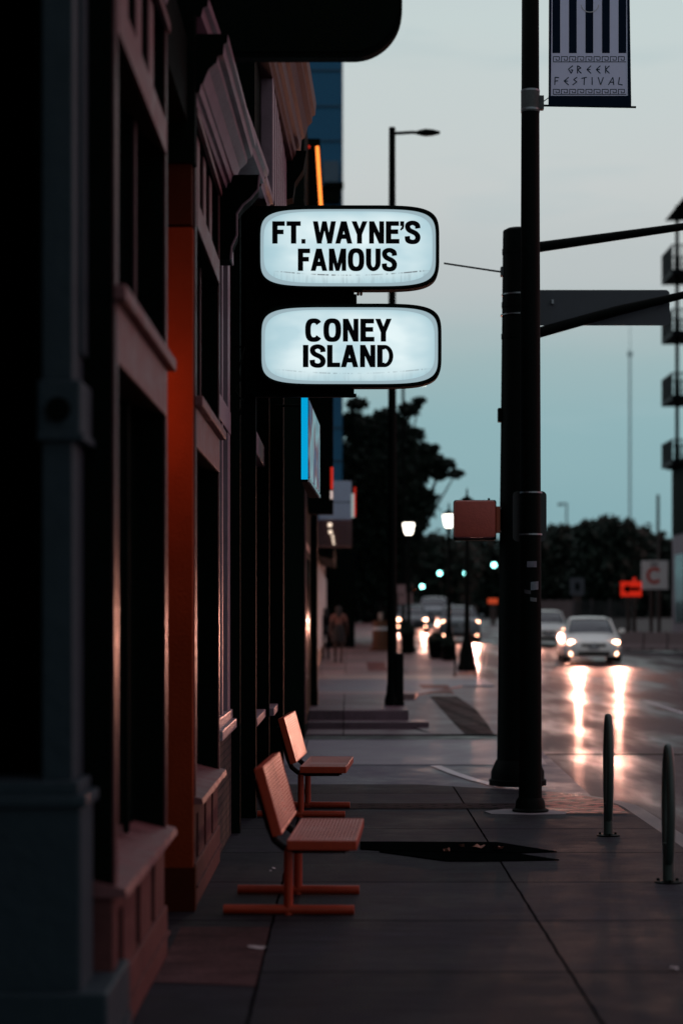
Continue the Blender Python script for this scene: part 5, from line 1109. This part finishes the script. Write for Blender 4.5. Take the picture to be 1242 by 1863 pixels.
V_ = [(0, 0, .92), (0, 0, 1.08), (0, .01, 1.27), (0, .0, 1.40), (0, 0, 1.47), (0, .01, 1.58), (0, .015, 1.66),       # 0-6 spine
      (-.09, 0, .88), (-.10, .03, .48), (-.10, .0, .09), (-.10, .13, .035),                                           # 7-10 left leg
      (.09, 0, .88), (.10, .07, .50), (.08, -.14, .14), (.08, -.05, .035),                                            # 11-14 right leg
      (-.18, 0, 1.39), (-.24, -.04, 1.12), (-.26, .06, .89), (.18, 0, 1.39), (.25, .04, 1.12), (.27, .16, .93),       # 15-20 arms
      (-.265, .09, .83), (-.25, .10, .75), (.275, .20, .88), (.27, .25, .81)]
E_ = [(0, 1), (1, 2), (2, 3), (3, 4), (4, 5), (5, 6), (0, 7), (7, 8), (8, 9), (9, 10), (0, 11), (11, 12), (12, 13), (13, 14), (3, 15), (15, 16), (16, 17), (3, 18), (18, 19), (19, 20), (17, 21), (21, 22), (20, 23), (23, 24)]
Rr = [(.15, .11), (.12, .09), (.15, .10), (.10, .08), (.05, .05), (.085, .095), (.06, .07), .095, .058, .04, .035, .095, .058, .04, .035, .055, .042, .03, .055, .042, .03, (.034, .02), (.028, .012), (.034, .02), (.028, .012)]
body_o = skin_obj('body', V_, E_, Rr, SK, per)
skin_obj('top', [(0, 0, 1.05), (0, .01, 1.25), (0, 0, 1.38), (-.18, 0, 1.385), (-.225, -.025, 1.20), (.18, 0, 1.385), (.225, .025, 1.20)], [(0, 1), (1, 2), (2, 3), (3, 4), (2, 5), (5, 6)], [(.135, .105), (.165, .115), (.12, .095), .068, .058, .068, .058], mat('tan_top', (.15, .065, .05), .8), per)
MB().lathe([(.205, .58), (.215, .62), (.20, .80), (.185, .92), (.15, 1.06), (.14, 1.10)], (0, .02, 0), 18).build('skirt', mat('black_skirt', (.008, .008, .009), .8), per, smooth=True)
skin_obj('hair', [(0, -.02, 1.68), (0, -.035, 1.62), (0, -.07, 1.48), (0, -.085, 1.33)], [(0, 1), (1, 2), (2, 3)], [(.085, .08), (.105, .09), (.10, .05), (.06, .025)], HAIR, per)
for s_, (a, b_, c_, d_) in ((-1, (-.10, -.03, .04, .24)), (1, (.08, -.18, .055, .21))):
    sh = MB(); sh.box((a - .045, b_ - .04 if s_ < 0 else -.2, .0), (a + .045, .20 if s_ < 0 else .05, .085), .025); sh.build('shoe', HAIR, per)
# five fingers on each hand
for hx, hy, hz_, dy in ((-.25, .10, .75, .02), (.27, .25, .81, .05)):
    for q in range(4):
        MB().tube([(hx, hy - .03 + q * .02, hz_ + .01), (hx + .004, hy - .03 + q * .02 + dy * .4, hz_ - .035), (hx + (-.012 if hx > 0 else .012), hy - .03 + q * .02 + dy * .5, hz_ - .065 - (.01 if q in (1, 2) else 0))], [.009, .008, .006], 8).build('finger', SK, body_o)
    MB().tube([(hx, hy + .03, hz_ + .055), (hx + (-.01 if hx > 0 else .01), hy + .065, hz_ + .02), (hx + (-.012 if hx > 0 else .012), hy + .07, hz_ - .01)], [.012, .010, .008], 8).build('thumb', SK, body_o)
# second walker, in dark clothes, close to the shop wall
bpy.context.view_layer.update()
p2 = copy_tree(per); p2.location = (X(592, 60), 60, GZ(60)); p2.rotation_euler.z = R(12); p2.scale = (.86, .9, .95)
p2['label'] = 'person in dark clothes walking close to the shop wall, half behind the other walker'
CLO = mat('dark_clothing', (.006, .006, .008), .9, spec=.1)
for ch in list(p2.children):
    ch.data = ch.data.copy()
    if ch.name.startswith('body'):
        ch.data.materials.append(CLO)
        for f in ch.data.polygons:
            if f.center.z < 1.5 and not (abs(f.center.x) > .2 and f.center.z < .92): f.material_index = 1
    elif ch.name.startswith('skirt') or ch.name.startswith('hair'):
        if ch.name.startswith('skirt'):
            ch.name = 'jacket'
            for v in ch.data.vertices: v.co.z = .86 + (v.co.z - .58) * .45
    elif ch.name.startswith('top'): ch.data.materials[0] = CLO
